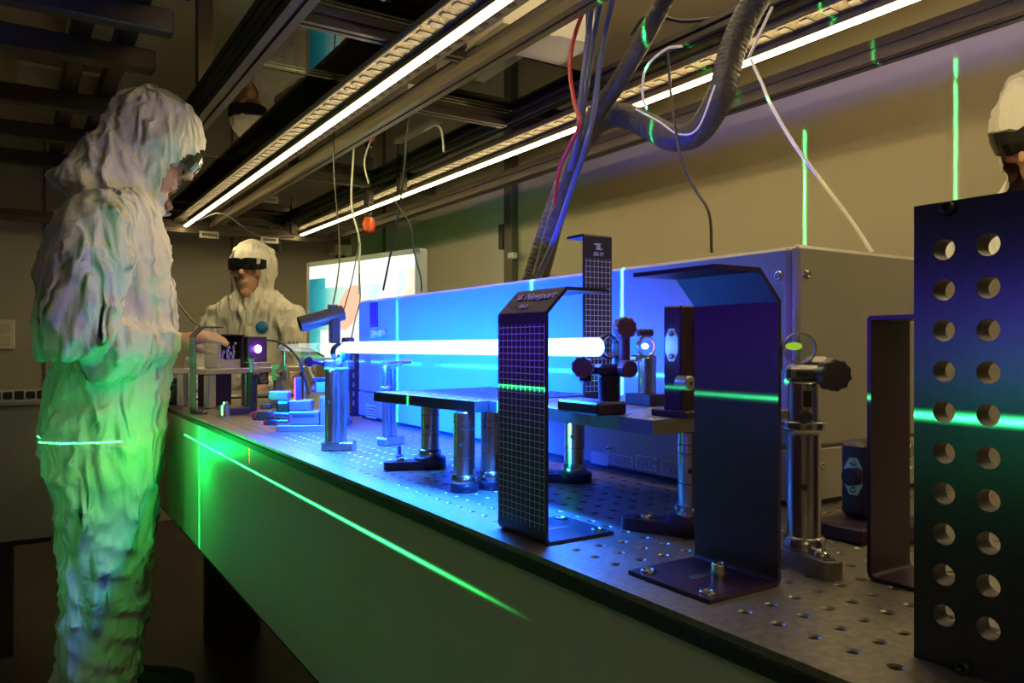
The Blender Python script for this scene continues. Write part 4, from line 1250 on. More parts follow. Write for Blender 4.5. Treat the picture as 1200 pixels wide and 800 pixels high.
led_strip(SX1, 210, 271, 'long glowing LED strip over the front half of the table, its tray unobstructed')
led_strip(SX2, 345, 279, 'long glowing LED strip over the rear half, crossed by the black hose')

# things lying on the glass shelf
def carton(px0, py0, w, d, h, m, label, rz=0.0):
    p = W(px0, py0, Z=GLZ + 0.006)
    c = tag(part('cardboard_box', MB().box((p.x, p.y, GLZ + 0.006 + h / 2), (w, d, h), rz=rz, ch=0.002), m), label, 'box')
    part('tape', MB().box((p.x, p.y, GLZ + 0.006 + h / 2), (0.03, d + 0.002, h + 0.002), rz=rz), M_CASE, c)
    return c
carton(300, 170, 0.26, 0.30, 0.16, M_CARD, 'brown cardboard box on the glass shelf above the leaning person', 0.1)
carton(600, 70, 0.24, 0.34, 0.14, M_CASE, 'pale flat carton on the glass shelf beyond the first LED strip', -0.05)
carton(488, 156, 0.20, 0.3, 0.10, M_WHITE, 'white carton on the glass shelf above the monitor', 0.0)
carton(1000, 4, 0.16, 0.14, 0.06, M_CARD, 'small brown carton on the rear glass pane beside the black hose', 0.2)

# ================================================================== MONITOR
ml = W(360, 308, T=3.10); mr_ = W(491, 290.5, T=3.10 * (404 - 308) / (404 - 290.5))
mw = (Vector((mr_.x, mr_.y, 0)) - Vector((ml.x, ml.y, 0))).length
ma = math.atan2(mr_.y - ml.y, mr_.x - ml.x)
mz1 = ml.z; mh = mw * 0.58
mc = (ml + mr_) / 2
mn = thing('monitor', (mc.x, mc.y, TZ), 'wide computer monitor with a glowing colourful wallpaper behind the enclosure', 'monitor', ma)
zc = mz1 - mh / 2 - TZ
part('casing', MB().box((0, 0.022, zc), (mw, 0.036, mh), ch=0.004), M_MONF, mn)
for args in (((0, 0.001, zc + mh / 2 - 0.009), (mw, 0.010, 0.018)), ((0, 0.001, zc - mh / 2 + 0.012), (mw, 0.010, 0.024)), ((-mw / 2 + 0.009, 0.001, zc), (0.018, 0.010, mh)), ((mw / 2 - 0.009, 0.001, zc), (0.018, 0.010, mh))):
    part('bezel', MB().box(*args, ch=0.001), M_MONF, mn)
part('stand', MB().box((0, 0.05, (zc - mh / 2) / 2 + 0.03), (0.06, 0.03, zc - mh / 2 + 0.06), ch=0.003), M_BLK2, mn)
part('stand_foot', MB().box((0, 0.05, 0.006), (0.24, 0.16, 0.012), ch=0.003), M_BLK2, mn)


def screen_mat():
    m = bpy.data.materials.new('screen_picture'); m.use_nodes = True
    nt = m.node_tree; nt.nodes.clear()
    o = nt.nodes.new('ShaderNodeOutputMaterial'); e = nt.nodes.new('ShaderNodeEmission')
    tc = nt.nodes.new('ShaderNodeTexCoord'); sp = nt.nodes.new('ShaderNodeSeparateXYZ'); nt.links.new(tc.outputs['Generated'], sp.inputs[0])
    x, z = sp.outputs[0], sp.outputs[2]
    r = nt.nodes.new('ShaderNodeValToRGB'); cr = r.color_ramp
    cr.elements[0].position = 0.0; cr.elements[0].color = (0.02, 0.20, 0.24, 1)
    cr.elements[1].position = 1.0; cr.elements[1].color = (0.75, 0.70, 0.50, 1)
    for p, c in ((0.14, (0.05, 0.42, 0.40, 1)), (0.28, (0.45, 0.75, 0.60, 1)), (0.45, (0.80, 0.85, 0.72, 1)), (0.62, (0.55, 0.80, 0.80, 1)), (0.74, (0.85, 0.75, 0.80, 1)), (0.84, (0.60, 0.85, 0.85, 1)), (0.92, (0.95, 0.70, 0.50, 1))):
        el = cr.elements.new(p); el.color = c
    nz = nt.nodes.new('ShaderNodeTexNoise'); nz.inputs['Scale'].default_value = 3.0; nt.links.new(tc.outputs['Generated'], nz.inputs['Vector'])
    xx = nmath(nt, 'ADD', x, nmath(nt, 'MULTIPLY', nmath(nt, 'SUBTRACT', nz.outputs['Fac'], 0.5), 0.25))
    xx = nmath(nt, 'ADD', xx, nmath(nt, 'MULTIPLY', nmath(nt, 'SUBTRACT', z, 0.5), -0.18))
    nt.links.new(xx, r.inputs[0])
    # salmon disc
    dx = nmath(nt, 'MULTIPLY', nmath(nt, 'SUBTRACT', x, 0.40), 1.72); dz_ = nmath(nt, 'SUBTRACT', z, 0.52)
    rot1 = nmath(nt, 'ADD', nmath(nt, 'MULTIPLY', dx, 1.25), nmath(nt, 'MULTIPLY', dz_, -0.55))
    dd = nmath(nt, 'SQRT', nmath(nt, 'ADD', nmath(nt, 'POWER', rot1, 2.0), nmath(nt, 'POWER', dz_, 2.0)))
    disc = nmath(nt, 'LESS_THAN', dd, 0.235)
    m1_ = nt.nodes.new('ShaderNodeMix'); m1_.data_type = 'RGBA'
    nt.links.new(disc, m1_.inputs[0]); nt.links.new(r.outputs[0], m1_.inputs[6]); m1_.inputs[7].default_value = (0.95, 0.48, 0.32, 1)
    # white title area and panels
    wt = nmath(nt, 'GREATER_THAN', z, 0.86)
    pn = nmath(nt, 'MULTIPLY', nmath(nt, 'GREATER_THAN', z, 0.75), nmath(nt, 'MULTIPLY', nmath(nt, 'GREATER_THAN', x, 0.17), nmath(nt, 'LESS_THAN', x, 0.72)))
    pn2 = nmath(nt, 'MULTIPLY', nmath(nt, 'LESS_THAN', z, 0.30), nmath(nt, 'GREATER_THAN', x, 0.12))
    m2_ = nt.nodes.new('ShaderNodeMix'); m2_.data_type = 'RGBA'
    nt.links.new(nmath(nt, 'MAXIMUM', wt, nmath(nt, 'MAXIMUM', nmath(nt, 'MULTIPLY', pn, 0.65), nmath(nt, 'MULTIPLY', pn2, 0.7))), m2_.inputs[0])
    nt.links.new(m1_.outputs[2], m2_.inputs[6]); m2_.inputs[7].default_value = (1.0, 0.98, 0.90, 1)
    nt.links.new(m2_.outputs[2], e.inputs[0]); e.inputs[1].default_value = 1.35
    nt.links.new(e.outputs[0], o.inputs[0])
    return m
part('screen', MB().box((0, 0.0015, zc + 0.003), (mw - 0.034, 0.004, mh - 0.040)), screen_mat(), mn, 'bright screen showing abstract colours under a white band')

# ================================================================== HOSES AND CABLES
def cable(name, pts, r, m, label, cat='cable', n=8, zmax=None):
    """pts: (px, py, X) with X the plane across the table it hangs in"""
    path = [W(p[0], p[1], X=p[2]) for p in pts]
    if zmax: path = [Vector((p.x, p.y, min(p.z, zmax + 0.0005 * i))) for i, p in enumerate(path)]
    return tag(part(name, MB().tube(path, r, n), m, fix=False), label, cat)


def hose(pts, r, label):
    path = [W(*p[:2], X=p[2]) for p in pts]
    o = tag(part('corrugated_hose', MB().tube(path, lambda t: r * (1 + 0.018 * math.sin(t * 700)), 14, 40), M_HOSE, fix=False), label, 'hose')
    return o
HXp = 1.08
hose([(925, -60, 1.16), (880, 10, 1.14), (858, 60, 1.12), (845, 110, 1.10), (820, 152, 1.09), (790, 162, 1.08), (760, 148, 1.08), (727, 135, 1.08), (697, 146, 1.07), (672, 185, 1.05), (650, 250, 1.02), (632, 305, 0.99), (620, 345, 0.97)], 0.0255, 'thick black corrugated hose looping below the overhead frame')
hose([(790, -20, 1.05), (752, 50, 1.04), (722, 100, 1.03), (694, 140, 1.02), (676, 180, 1.00), (656, 240, 0.98), (640, 300, 0.955), (633, 325, 0.945)], 0.0185, 'black sleeved cable bundle running down behind the enclosure')
cable('blue_cable', [(722, -20, 0.98), (705, 60, 0.98), (697, 120, 0.975), (688, 165, 0.955), (672, 215, 0.94), (650, 280, 0.915), (630, 326, 0.895)], 0.0060, M_CABBL, 'blue cable running inside the black cable bundle')
cable('blue_cable', [(708, -20, 0.97), (695, 50, 0.97), (686, 110, 0.965), (682, 140, 0.960), (679, 158, 0.958)], 0.0055, M_CABBL, 'short blue cable joining the black bundle from above')
cable('blue_cable', [(697, -20, 0.945), (687, 60, 0.945), (680, 120, 0.945), (677, 165, 0.942), (668, 200, 0.94)], 0.0055, M_CABBL, 'blue cable beside the red cable, joining the bundle')
cable('black_cable', [(690, -20, 0.985), (690, 50, 0.985), (686, 100, 0.982), (681, 130, 0.98)], 0.007, M_CABB, 'thick black cable between the blue cables')
cable('red_cable', [(705, -30, 0.925), (680, 22, 0.925), (668, 70, 0.925), (672, 115, 0.925), (679, 145, 0.925), (668, 170, 0.925), (655, 200, 0.925), (650, 240, 0.925)], 0.0042, M_CABR, 'red cable curving beside the blue cables')
cable('white_cable', [(880, 70, 1.10), (893, 98, 1.08), (903, 122, 1.06), (930, 168, 1.04), (965, 215, 1.02), (1000, 262, 1.0), (1022, 296, 0.98)], 0.0030, M_CABW, 'white cable slanting down to the top of the enclosure')
cable('black_cable', [(783, 60, 1.03), (786, 110, 1.03), (794, 165, 1.03), (800, 190, 1.03), (815, 222, 1.03), (831, 250, 1.03), (834, 296, 1.03)], 0.0026, M_CABB, 'thin black cable hanging from the hose loop to the enclosure')
cable('white_cable', [(905, 8, 1.12), (890, 40, 1.11), (877, 68, 1.10)], 0.0026, M_CABW, 'short white cable beside the end of the second LED strip')
cable('white_cable', [(758, 128, 1.04), (753, 110, 1.04), (757, 80, 1.04), (780, 58, 1.05), (800, 54, 1.06)], 0.0026, M_CABW, 'pale cable looped over the hose')
cable('white_cable', [(745, 128, 1.038), (772, 142, 1.036), (795, 157, 1.038), (818, 150, 1.044), (838, 100, 1.055)], 0.0018, M_CABW, 'thin white twisted cable lying along the hose loop')
cable('white_cable', [(415, 158, 0.89), (414, 185, 0.89), (412, 240, 0.89), (421, 280, 0.89), (421, 312, 0.89), (421, 345, 0.89)], 0.0034, M_CABW, 'thick white cable hanging in front of the monitor', zmax=1.618)
cable('white_cable', [(438, 150, 0.90), (434, 165, 0.90), (427, 190, 0.90), (432, 215, 0.90)], 0.0026, M_CABW, 'short white cable below the first LED strip', zmax=1.60)
cable('black_cable', [(480, 120, 0.895), (478, 150, 0.895), (470, 230, 0.895), (459, 290, 0.895), (449, 340, 0.895)], 0.0030, M_CABB, 'black cable hanging straight down to the enclosure top', zmax=1.60)
cable('black_cable', [(459, 230, 0.88), (480, 262, 0.88), (484, 290, 0.88), (493, 325, 0.88), (494, 342, 0.88)], 0.0022, M_CABB, 'thin black cable bending down in front of the monitor')
cable('black_cable', [(391, 150, 0.80), (392, 210, 0.78), (398, 290, 0.72), (395, 330, 0.66), (390, 358, q.x * 0 + 0.60)], 0.0020, M_CABB, 'thin black cable dropping to the grey tube')
cable('black_cable', [(421, 285, 0.86), (412, 330, 0.78), (402, 366, 0.62)], 0.0018, M_CABB, 'thin black cable slanting across the monitor to the tube')
cable('black_cable', [(421, 320, 0.86), (422, 350, 0.82), (416, 375, 0.74), (412, 395, 0.62)], 0.0018, M_CABB, 'thin black cable between monitor and enclosure end')
cable('white_cable', [(497, 134, 1.0), (509, 140, 1.0), (517, 152, 1.0), (520, 178, 1.0)], 0.0030, M_CABW, 'white cable bowing below the glass shelf', zmax=1.595)
cable('grey_cable', [(188, 235, 0.55), (192, 290, 0.52), (205, 345, 0.50), (222, 372, 0.48), (238, 384, 0.46)], 0.0030, M_STEELD, 'grey cable hanging beside the leaning person to the platform')
cable('black_cable', [(205, 190, 0.6), (230, 215, 0.7), (260, 250, 0.75), (300, 275, 0.85), (345, 278, 0.95)], 0.0022, M_CABB, 'black cable drooping under the far end of the frame', zmax=1.545)
cable('black_cable', [(312, 398, 0.52), (330, 402, 0.52), (348, 418, 0.52), (356, 440, 0.53), (362, 462, 0.53)], 0.0028, M_CABB, 'black cable curving from the violet box to the stage')
cable('white_cable', [(362, 428, 0.70), (366, 440, 0.70), (378, 452, 0.70), (392, 456, 0.70)], 0.0034, M_CABW, 'pale cable curving behind the telescope mount')
# cables lying on the table behind the platform
for k in range(7):
    path = [Vector((0.42 + 0.09 * i, 2.50 + 0.016 * k + 0.012 * math.sin(1.3 * i) + 0.003 * math.sin(2.1 * i + 0.4), TZ + 0.0037)) for i in range(5)]
    tag(part('table_cable', MB().tube(path, 0.0035, 6), (M_CABB, M_CABB, M_STEELD)[k % 3], fix=False), 'dark cable lying loose on the table behind the far platform', 'cable', 'loose cables behind the platform')
# cables on the glass
for k, pts in enumerate((((340, 118), (372, 105), (392, 92), (405, 70)), ((356, 136), (372, 124), (385, 112), (400, 100)), ((350, 60), (352, 95), (378, 110), (430, 55)), ((880, 50), (900, 56), (915, 48), (930, 40)), ((740, 40), (760, 18), (800, 25), (850, 20)), ((520, 113), (530, 109), (538, 106), (546, 103)))):
    path = [W(px, py, Z=GLZ + 0.0095 + (0.0085 if k == 2 else 0.0)) for px, py in pts]
    tag(part('shelf_cable', MB().tube(path, 0.004, 6), M_CABB, fix=False), 'black cable lying on the glass shelf of the overhead frame', 'cable', 'cables on the glass shelf')

# ================================================================== SMALL THINGS ROUND THE ROOM
p = W(396, 291, Y=WFY)
wbx = thing('wall_box', (p.x, WFY, p.z), 'beige junction box on the far wall above the monitor', 'box')
part('body', MB().box((0, -0.045, 0), (0.12, 0.09, 0.10), ch=0.006), M_CASE, wbx)
part('lid', MB().box((0, -0.092, 0.0), (0.105, 0.006, 0.085), ch=0.002), M_WHITE, wbx)
part('pipe', MB().cyl((-0.06, -0.05, 0.035), (-0.22, -0.04, 0.05), 0.010, n=12), M_ALU, wbx)
part('gland', MB().cyl((0, -0.045, -0.05), (0, -0.045, -0.065), 0.03, n=16), M_BLK2, wbx)
p = W(432, 262, X=SX2 - 0.1)
wl_ = thing('warning_lamp', (p.x, p.y, p.z - 0.03), 'small orange red warning lamp hanging below the frame', 'lamp')
part('cap', MB().cyl((0, 0, 0.055), (0, 0, 0.075), 0.016, n=18, ch=0.002), M_BLK2, wl_)
part('globe', MB().lathe([(0.0001, 0.0), (0.018, 0.003), (0.025, 0.018), (0.024, 0.040), (0.016, 0.055)], (0, 0, 0), (0, 0, 1), 20), M_LAMPR, wl_)
for k in range(6):
    a = k * PI / 3
    part('guard_wire', MB().tube([(0.016 * math.cos(a), 0.016 * math.sin(a), 0.056), (0.028 * math.cos(a), 0.028 * math.sin(a), 0.03), (0.02 * math.cos(a), 0.02 * math.sin(a), 0.0), (0, 0, -0.005)], 0.0015, 5, 3), M_RED, wl_)
part('wire', MB().cyl((0, 0, 0.075), (0, 0, OZ - p.z + 0.05), 0.003, n=8), M_CABB, wl_)
for px, py, lb_ in ((245, 275, 'dark narrow label plate hanging under the frame end'), (316, 281, 'white label plate with dark lettering hanging under the frame end')):
    p = W(px, py, Y=OY1 - 0.03)
    sg = tag(part('label_plate', MB().box(p, (0.095, 0.004, 0.036)), M_WHITE if px > 300 else M_WALL2), lb_, 'sign')
    b = MB(); xx = p.x - 0.034
    while xx < p.x + 0.034:
        w = random.uniform(0.004, 0.012); b.box((xx + w / 2, p.y - 0.0024, p.z), (w, 0.001, 0.014)); xx += w + 0.003
    part('lettering', b, M_SEAM, sg)
    part('hook', MB().box((p.x, p.y, p.z + 0.026), (0.004, 0.003, 0.02)), M_BLK2, sg)
# second bench at the left end with a black cable chain on it
bz0, bz1 = CZ - 0.60, TZ
by = W(30, 469, Z=bz1).y
be = thing('side_bench', (-0.75, by + 0.35, 0), 'low grey panelled bench behind the leaning person', 'bench')
part('top', MB().box((0, 0, bz1 - 0.008), (1.72, 0.70, 0.016), ch=0.002), M_BENCH, be)
part('front_panel', MB().box((0, 0, (bz0 + bz1 - 0.016) / 2), (1.70, 0.68, bz1 - 0.016 - bz0), ch=0.002), M_BENCH, be)
part('lower_band', MB().box((0, 0, bz0 - 0.008), (1.68, 0.66, 0.016)), M_RUBBER, be)
for sx in (-0.7, 0.7):
    for sy in (-0.24, 0.24): part('leg', MB().box((sx, sy, (bz0 - 0.016) / 2), (0.08, 0.08, bz0 - 0.016)), M_FRAME, be)
ccx = thing('cable_chain', (W(18, 465, Z=bz1).x, by + 0.06, bz1), 'black jointed cable chain lying along the bench edge', 'cable')
for k in range(14): part('link', MB().box((-0.20 + k * 0.03, 0.0, 0.0134), (0.026, 0.03, 0.022 + 0.004 * (k % 2)), ch=0.003), M_BLK2, ccx)
# black odds by the sleeve on the table's far corner
p = W(212, 476, Z=TZ)
kb = thing('switch_box', (p.x, p.y + 0.10, TZ), 'small black switch box on the table corner under the leaning person', 'box')
part('body', MB().box((0, 0, 0.03), (0.06, 0.08, 0.06), ch=0.006), M_BLK2, kb)
part('knob', MB().cyl((0.0, 0, 0.06), (0.0, 0, 0.075), 0.014, n=16, ch=0.002), M_BLK2, kb)

# laser levels on their tripods in the aisle (the lamps at the top sit in them)
def level(loc, label):
    r = thing('laser_level', (loc.x - 0.035, loc.y, 0), label, 'laser level')
    z = loc.z
    part('body', MB().box((-0.045, 0, z - 0.005), (0.08, 0.06, 0.075), ch=0.008), mat('level_green', (0.05, 0.25, 0.12), 0.45), r)
    part('grip', MB().box((-0.045, 0, z + 0.040), (0.06, 0.045, 0.014), ch=0.003), M_BLK2, r)
    part('window', MB().cyl((-0.006, 0, z), (0.0, 0, z), 0.012, n=18), M_BLK2, r)
    part('column', MB().cyl((-0.045, 0, 0.30), (-0.045, 0, z - 0.045), 0.013, n=16), M_STEELD, r)
    for k in range(3):
        a = 2 * PI * k / 3 + 0.4
        part('leg', MB().cyl((-0.045, 0, z - 0.10), (-0.045 + 0.26 * math.cos(a), 0.26 * math.sin(a), 0.006), 0.008, n=10), M_BLK2, r)
level(L1, 'green laser level on a low tripod opposite the leaning person')
level(L2, 'green laser level on a tripod opposite the gridded bracket')

# ================================================================== PEOPLE
def suit_mat():
    m = bpy.data.materials.new('coverall_white'); m.use_nodes = True
    nt = m.node_tree; b = nt.nodes['Principled BSDF']
    b.inputs['Base Color'].default_value = (0.80, 0.78, 0.70, 1); b.inputs['Roughness'].default_value = 0.6
    tc = nt.nodes.new('ShaderNodeTexCoord')
    mp = nt.nodes.new('ShaderNodeMapping'); mp.inputs['Scale'].default_value = (1.5, 1.5, 0.5); mp.inputs['Rotation'].default_value = (0.3, 0.45, 0.2)
    nt.links.new(tc.outputs['Object'], mp.inputs[0])
    prev = None
    for sc, st_, dist in ((6.0, 0.9, 0.09), (15.0, 0.8, 0.035), (50.0, 0.3, 0.006)):
        n = nt.nodes.new('ShaderNodeTexNoise'); n.noise_type = 'RIDGED_MULTIFRACTAL'
        n.inputs['Scale'].default_value = sc; n.inputs['Detail'].default_value = 2.0; n.inputs['Distortion'].default_value = 0.9
        nt.links.new(mp.outputs[0], n.inputs['Vector'])
        bp = nt.nodes.new('ShaderNodeBump'); bp.inputs['Strength'].default_value = st_; bp.inputs['Distance'].default_value = dist
        nt.links.new(n.outputs['Fac'], bp.inputs['Height'])
        if prev is not None: nt.links.new(prev, bp.inputs['Normal'])
        prev = bp.outputs[0]
    nt.links.new(prev, b.inputs['Normal'])
    return m
M_SUIT = suit_mat()


def cloth_mesh(mb, voxel, amp, name, openings=(), seed=0.0, keep=None):
    """joined lofts -> one skin of cloth with folds; openings: (centre, axis, half sizes a and b, up) cut away"""
    me = mb.mesh(name)
    o = bpy.data.objects.new('cloth_temp', me); COL.objects.link(o)
    md = o.modifiers.new('r', 'REMESH'); md.mode = 'VOXEL'; md.voxel_size = voxel
    sm = o.modifiers.new('s', 'SMOOTH'); sm.factor = 0.5; sm.iterations = 8
    dg = bpy.context.evaluated_depsgraph_get(); dg.update()
    out = bpy.data.meshes.new_from_object(o.evaluated_get(dg))
    bpy.data.objects.remove(o)
    nrm = [v.normal.copy() for v in out.vertices]
    for v, n in zip(out.vertices, nrm):
        p = v.co
        q_ = Vector((p.x * 6 + seed, p.y * 6, p.z * 6))
        wv = noise.noise_vector(q_ * 0.7) * 0.9
        a = 1 - abs(noise.noise(Vector((p.x * 9, p.y * 9, p.z * 5)) + wv + Vector((seed, 0, 0)))) * 2
        b = 1 - abs(noise.noise(Vector((p.x * 6, p.y * 6, p.z * 17)) + wv * 1.5 + Vector((0, seed + 5, 0)))) * 2
        c = noise.noise(q_ * 0.6 + Vector((9, 0, 0)))
        e_ = 1 - abs(noise.noise(Vector((p.x * 15 + p.z * 9, p.y * 13, p.z * 15 - p.x * 9)) + wv * 2 + Vector((seed * 2, 3, 0)))) * 2.2
        v.co = p + n * amp * (0.75 * max(a, -0.2) ** 3 + 0.65 * max(b, -0.2) ** 3 + 0.5 * max(e_, -0.2) ** 3 + 0.7 * c - 0.35)
    bm = bmesh.new(); bm.from_mesh(out)
    for cen, ax, ha, hb_, up in openings:
        ax = Vector(ax).normalized(); up = Vector(up); up = (up - ax * up.dot(ax)).normalized(); side = ax.cross(up)
        kill = []
        for f in bm.faces:
            d = f.calc_center_median() - Vector(cen)
            if d.dot(ax) > 0 and (d.dot(side) / ha) ** 2 + (d.dot(up) / hb_) ** 2 < 1: kill.append(f)
        bmesh.ops.delete(bm, geom=kill, context='FACES')
    for f in bm.faces: f.smooth = True
    bm.to_mesh(out); bm.free()
    out.name = name
    return out


def orient(fwd, up):
    """columns: side, fwd, up"""
    f = Vector(fwd).normalized(); u = Vector(up); u = (u - f * u.dot(f)).normalized(); s = f.cross(u)
    return Matrix((s, f, u)).transposed()


def head_mesh(mb, c, R):
    """skull, jaw, nose, lips, brow in the frame R (side, forward, up) about centre c"""
    L = lambda x, y, z: Vector(c) + R @ Vector((x, y, z))
    mb.ball(L(0, -0.005, 0.025), (0.075, 0.092, 0.10), R)
    mb.ball(L(0, 0.022, -0.055), (0.058, 0.066, 0.066), R)
    mb.ball(L(0, 0.070, -0.098), (0.026, 0.022, 0.022), R)
    mb.loft([(L(0, 0.085, 0.028), R @ Vector((0.009, 0, 0)), R @ Vector((0, 0.008, 0))), (L(0, 0.100, -0.002), R @ Vector((0.012, 0, 0)), R @ Vector((0, 0.012, 0))), (L(0, 0.104, -0.018), R @ Vector((0.016, 0, 0)), R @ Vector((0, 0.013, 0))), (L(0, 0.090, -0.026), R @ Vector((0.014, 0, 0)), R @ Vector((0, 0.008, 0)))], 12)
    mb.ball(L(0, 0.083, -0.052), (0.024, 0.012, 0.0065), R); mb.ball(L(0, 0.081, -0.064), (0.022, 0.012, 0.0075), R)
    mb.ball(L(0, 0.078, 0.042), (0.055, 0.018, 0.012), R)
    for s in (-1, 1):
        mb.ball(L(s * 0.032, 0.077, 0.022), (0.014, 0.012, 0.010), R)
        mb.ball(L(s * 0.048, 0.060, -0.012), (0.022, 0.020, 0.018), R)
        mb.ball(L(s * 0.076, -0.002, 0.0), (0.008, 0.020, 0.032), R)
    return mb


def hand_chain(mb, wrist, d, n, curl=0.5, side=1.0, s=1.0):
    """palm and five fingers; d pointing direction, n back-of-hand normal, side = which side the thumb is on"""
    d = Vector(d).normalized(); n = Vector(n); n = (n - d * n.dot(d)).normalized(); w = d.cross(n) * side
    P = Vector(wrist)
    mb.loft([(P - d * 0.03 * s, w * 0.026 * s, n * 0.020 * s), (P, w * 0.027 * s, n * 0.019 * s), (P + d * 0.03 * s, w * 0.036 * s, n * 0.017 * s), (P + d * 0.070 * s, w * 0.040 * s, n * 0.015 * s), (P + d * 0.09 * s, w * 0.038 * s, n * 0.011 * s)], 14)
    for k, (off, L) in enumerate(((0.030, 0.070), (0.0105, 0.080), (-0.0095, 0.074), (-0.029, 0.058))):
        p = P + d * 0.082 * s + w * off * s; dir_ = d.copy(); ax = w
        pts = [(p, 0.0095)]
        for seg, fr in enumerate((0.45, 0.32, 0.23)):
            dir_ = Matrix.Rotation(-curl * (0.8 if seg else 0.5) * (1 if w.cross(d).dot(n) < 0 else 1), 3, w.cross(Vector((0, 0, 0))) if False else w) @ dir_
            if dir_.dot(n) > 0.05 and seg == 0: dir_ = Matrix.Rotation(curl, 3, w) @ d
            p = p + dir_ * L * fr * s
            pts.append((p, 0.009 - 0.0012 * seg))
        mb.tube([q_[0] for q_ in pts], lambda t: (0.0082 - 0.0018 * t) * s, 10, 4)
        mb.ball(pts[-1][0], 0.0066 * s, None, 10, 8)
    t0 = P + d * 0.018 * s + w * 0.026 * s
    t1 = t0 + (d * 0.6 + w * 0.75 - n * 0.25).normalized() * 0.036 * s
    t2 = t1 + (d * 0.9 + w * 0.25 - n * 0.35).normalized() * 0.032 * s
    t3 = t2 + (d * 1.0 - n * 0.4).normalized() * 0.024 * s
    mb.tube([t0, t1, t2, t3], lambda t: (0.0135 - 0.005 * t) * s, 10, 4)
    mb.ball(t3, 0.0086 * s, None, 10, 8)
    return mb


def skin_mesh(mb, name, voxel=0.0045, it=4):
    me = mb.mesh(name)
    o = bpy.data.objects.new('skin_temp', me); COL.objects.link(o)
    md = o.modifiers.new('r', 'REMESH'); md.mode = 'VOXEL'; md.voxel_size = voxel
    sm = o.modifiers.new('s', 'SMOOTH'); sm.factor = 0.5; sm.iterations = it
    dg = bpy.context.evaluated_depsgraph_get(); dg.update()
    out = bpy.data.meshes.new_from_object(o.evaluated_get(dg)); bpy.data.objects.remove(o)
    for p_ in out.polygons: p_.use_smooth = True
    out.name = name
    return out


def goggles(parent, c, R, m):
    """wrap-round goggles in head frame"""
    L = lambda x, y, z: Vector(c) + R @ Vector((x, y, z))
    prof = []
    b = MB()
    n = 14
    for layer, (dy, dz) in enumerate(((0.0, 0.0), (0.010, -0.003))):
        row = []
        for i in range(n + 1):
            a = -1.35 + 2.7 * i / n
            x = 0.080 * math.sin(a); y = -0.002 + 0.106 * math.cos(a) ** 0.8 if math.cos(a) > 0 else 0
            row.append((x, y))
        prof.append(row)
    vs = []
    for i in range(n + 1):
        a = -1.35 + 2.7 * i / n
        x = 0.088 * math.sin(a); y = 0.010 + 0.096 * max(0.0, math.cos(a)) ** 0.7
        hz = 0.026 * (1 - 0.35 * abs(a / 1.35) ** 3) - (0.006 if abs(a) < 0.12 else 0)
        vs += [L(x, y, 0.020 + hz), L(x, y + 0.004, 0.020), L(x, y, 0.020 - hz), L(x * 0.94, y - 0.012, 0.020 - hz), L(x * 0.94, y - 0.012, 0.020 + hz)]
    fs = []
    for i in range(n):
        for k in range(5): fs.append((i * 5 + k, i * 5 + (k + 1) % 5, (i + 1) * 5 + (k + 1) % 5, (i + 1) * 5 + k))
    fs += [tuple(range(5)), tuple(range(n * 5, n * 5 + 5))]
    b.add(vs, fs)
    return part('goggles', b, m, parent)


def cuff(parent, p, d, r, name='cuff'):
    part(name, MB().ring(p, d, r * 0.86, r, 0.014, 20), M_SUIT, parent)


def sole(parent, c, ang, m):
    R = Matrix.Rotation(ang, 3, 'Z'); c = Vector(c)
    rings = []
    for y, w, h in ((-0.09, 0.030, 0.030), (-0.06, 0.040, 0.045), (0.0, 0.042, 0.048), (0.08, 0.046, 0.036), (0.14, 0.042, 0.026), (0.172, 0.02, 0.016)):
        rings.append((c + R @ Vector((0, y, h)), R @ Vector((w, 0, 0)), Vector((0, 0, h))))
    return part('shoe', MB().loft(rings, 16), m, parent)


# ---------------- the leaning person, seen from the side
PYC = 2.22
def Q(px, py, Y=PYC): return W(px, py, Y=Y)
def zrow(py, f, b, Y, hw):
    """horizontal torso ring from its front and back pixel"""
    a, c = Q(f, py, Y), Q(b, py, Y)
    return ((a + c) / 2, (a - c) / 2, Vector((0, hw, 0)))
p1 = thing('person', (Q(120, 500).x, PYC, 0), 'person in white hooded coverall and goggles leaning over the table corner', 'person')
p1o = Vector(p1.location)
suit = MB()
suit.loft([zrow(y, f, b, PYC, w) for y, f, b, w in (
    (222, 165, 98, 0.10), (236, 180, 76, 0.17), (256, 188, 60, 0.195), (285, 194, 48, 0.20), (320, 200, 43, 0.19), (360, 204, 45, 0.185),
    (395, 206, 53, 0.19), (415, 204, 62, 0.205), (430, 198, 66, 0.195), (445, 197, 56, 0.20), (475, 196, 48, 0.205), (510, 190, 46, 0.205), (540, 184, 50, 0.19), (556, 178, 58, 0.15))])
# near leg and far leg
YN, YF = PYC - 0.105, PYC + 0.115
suit.loft([zrow(y, f, b, YN, w) for y, f, b, w in (
    (485, 188, 52, 0.09), (520, 188, 46, 0.105), (560, 184, 52, 0.108), (600, 178, 60, 0.105), (650, 176, 66, 0.100), (700, 172, 66, 0.096), (750, 164, 66, 0.093), (800, 156, 62, 0.090), (830, 152, 64, 0.085), (846, 146, 72, 0.07))])
suit.loft([zrow(y, f, b, YF, w) for y, f, b, w in (
    (490, 186, 70, 0.09), (540, 186, 72, 0.105), (600, 182, 84, 0.10), (660, 178, 90, 0.095), (720, 174, 92, 0.09), (770, 168, 90, 0.085), (800, 166, 94, 0.07))])
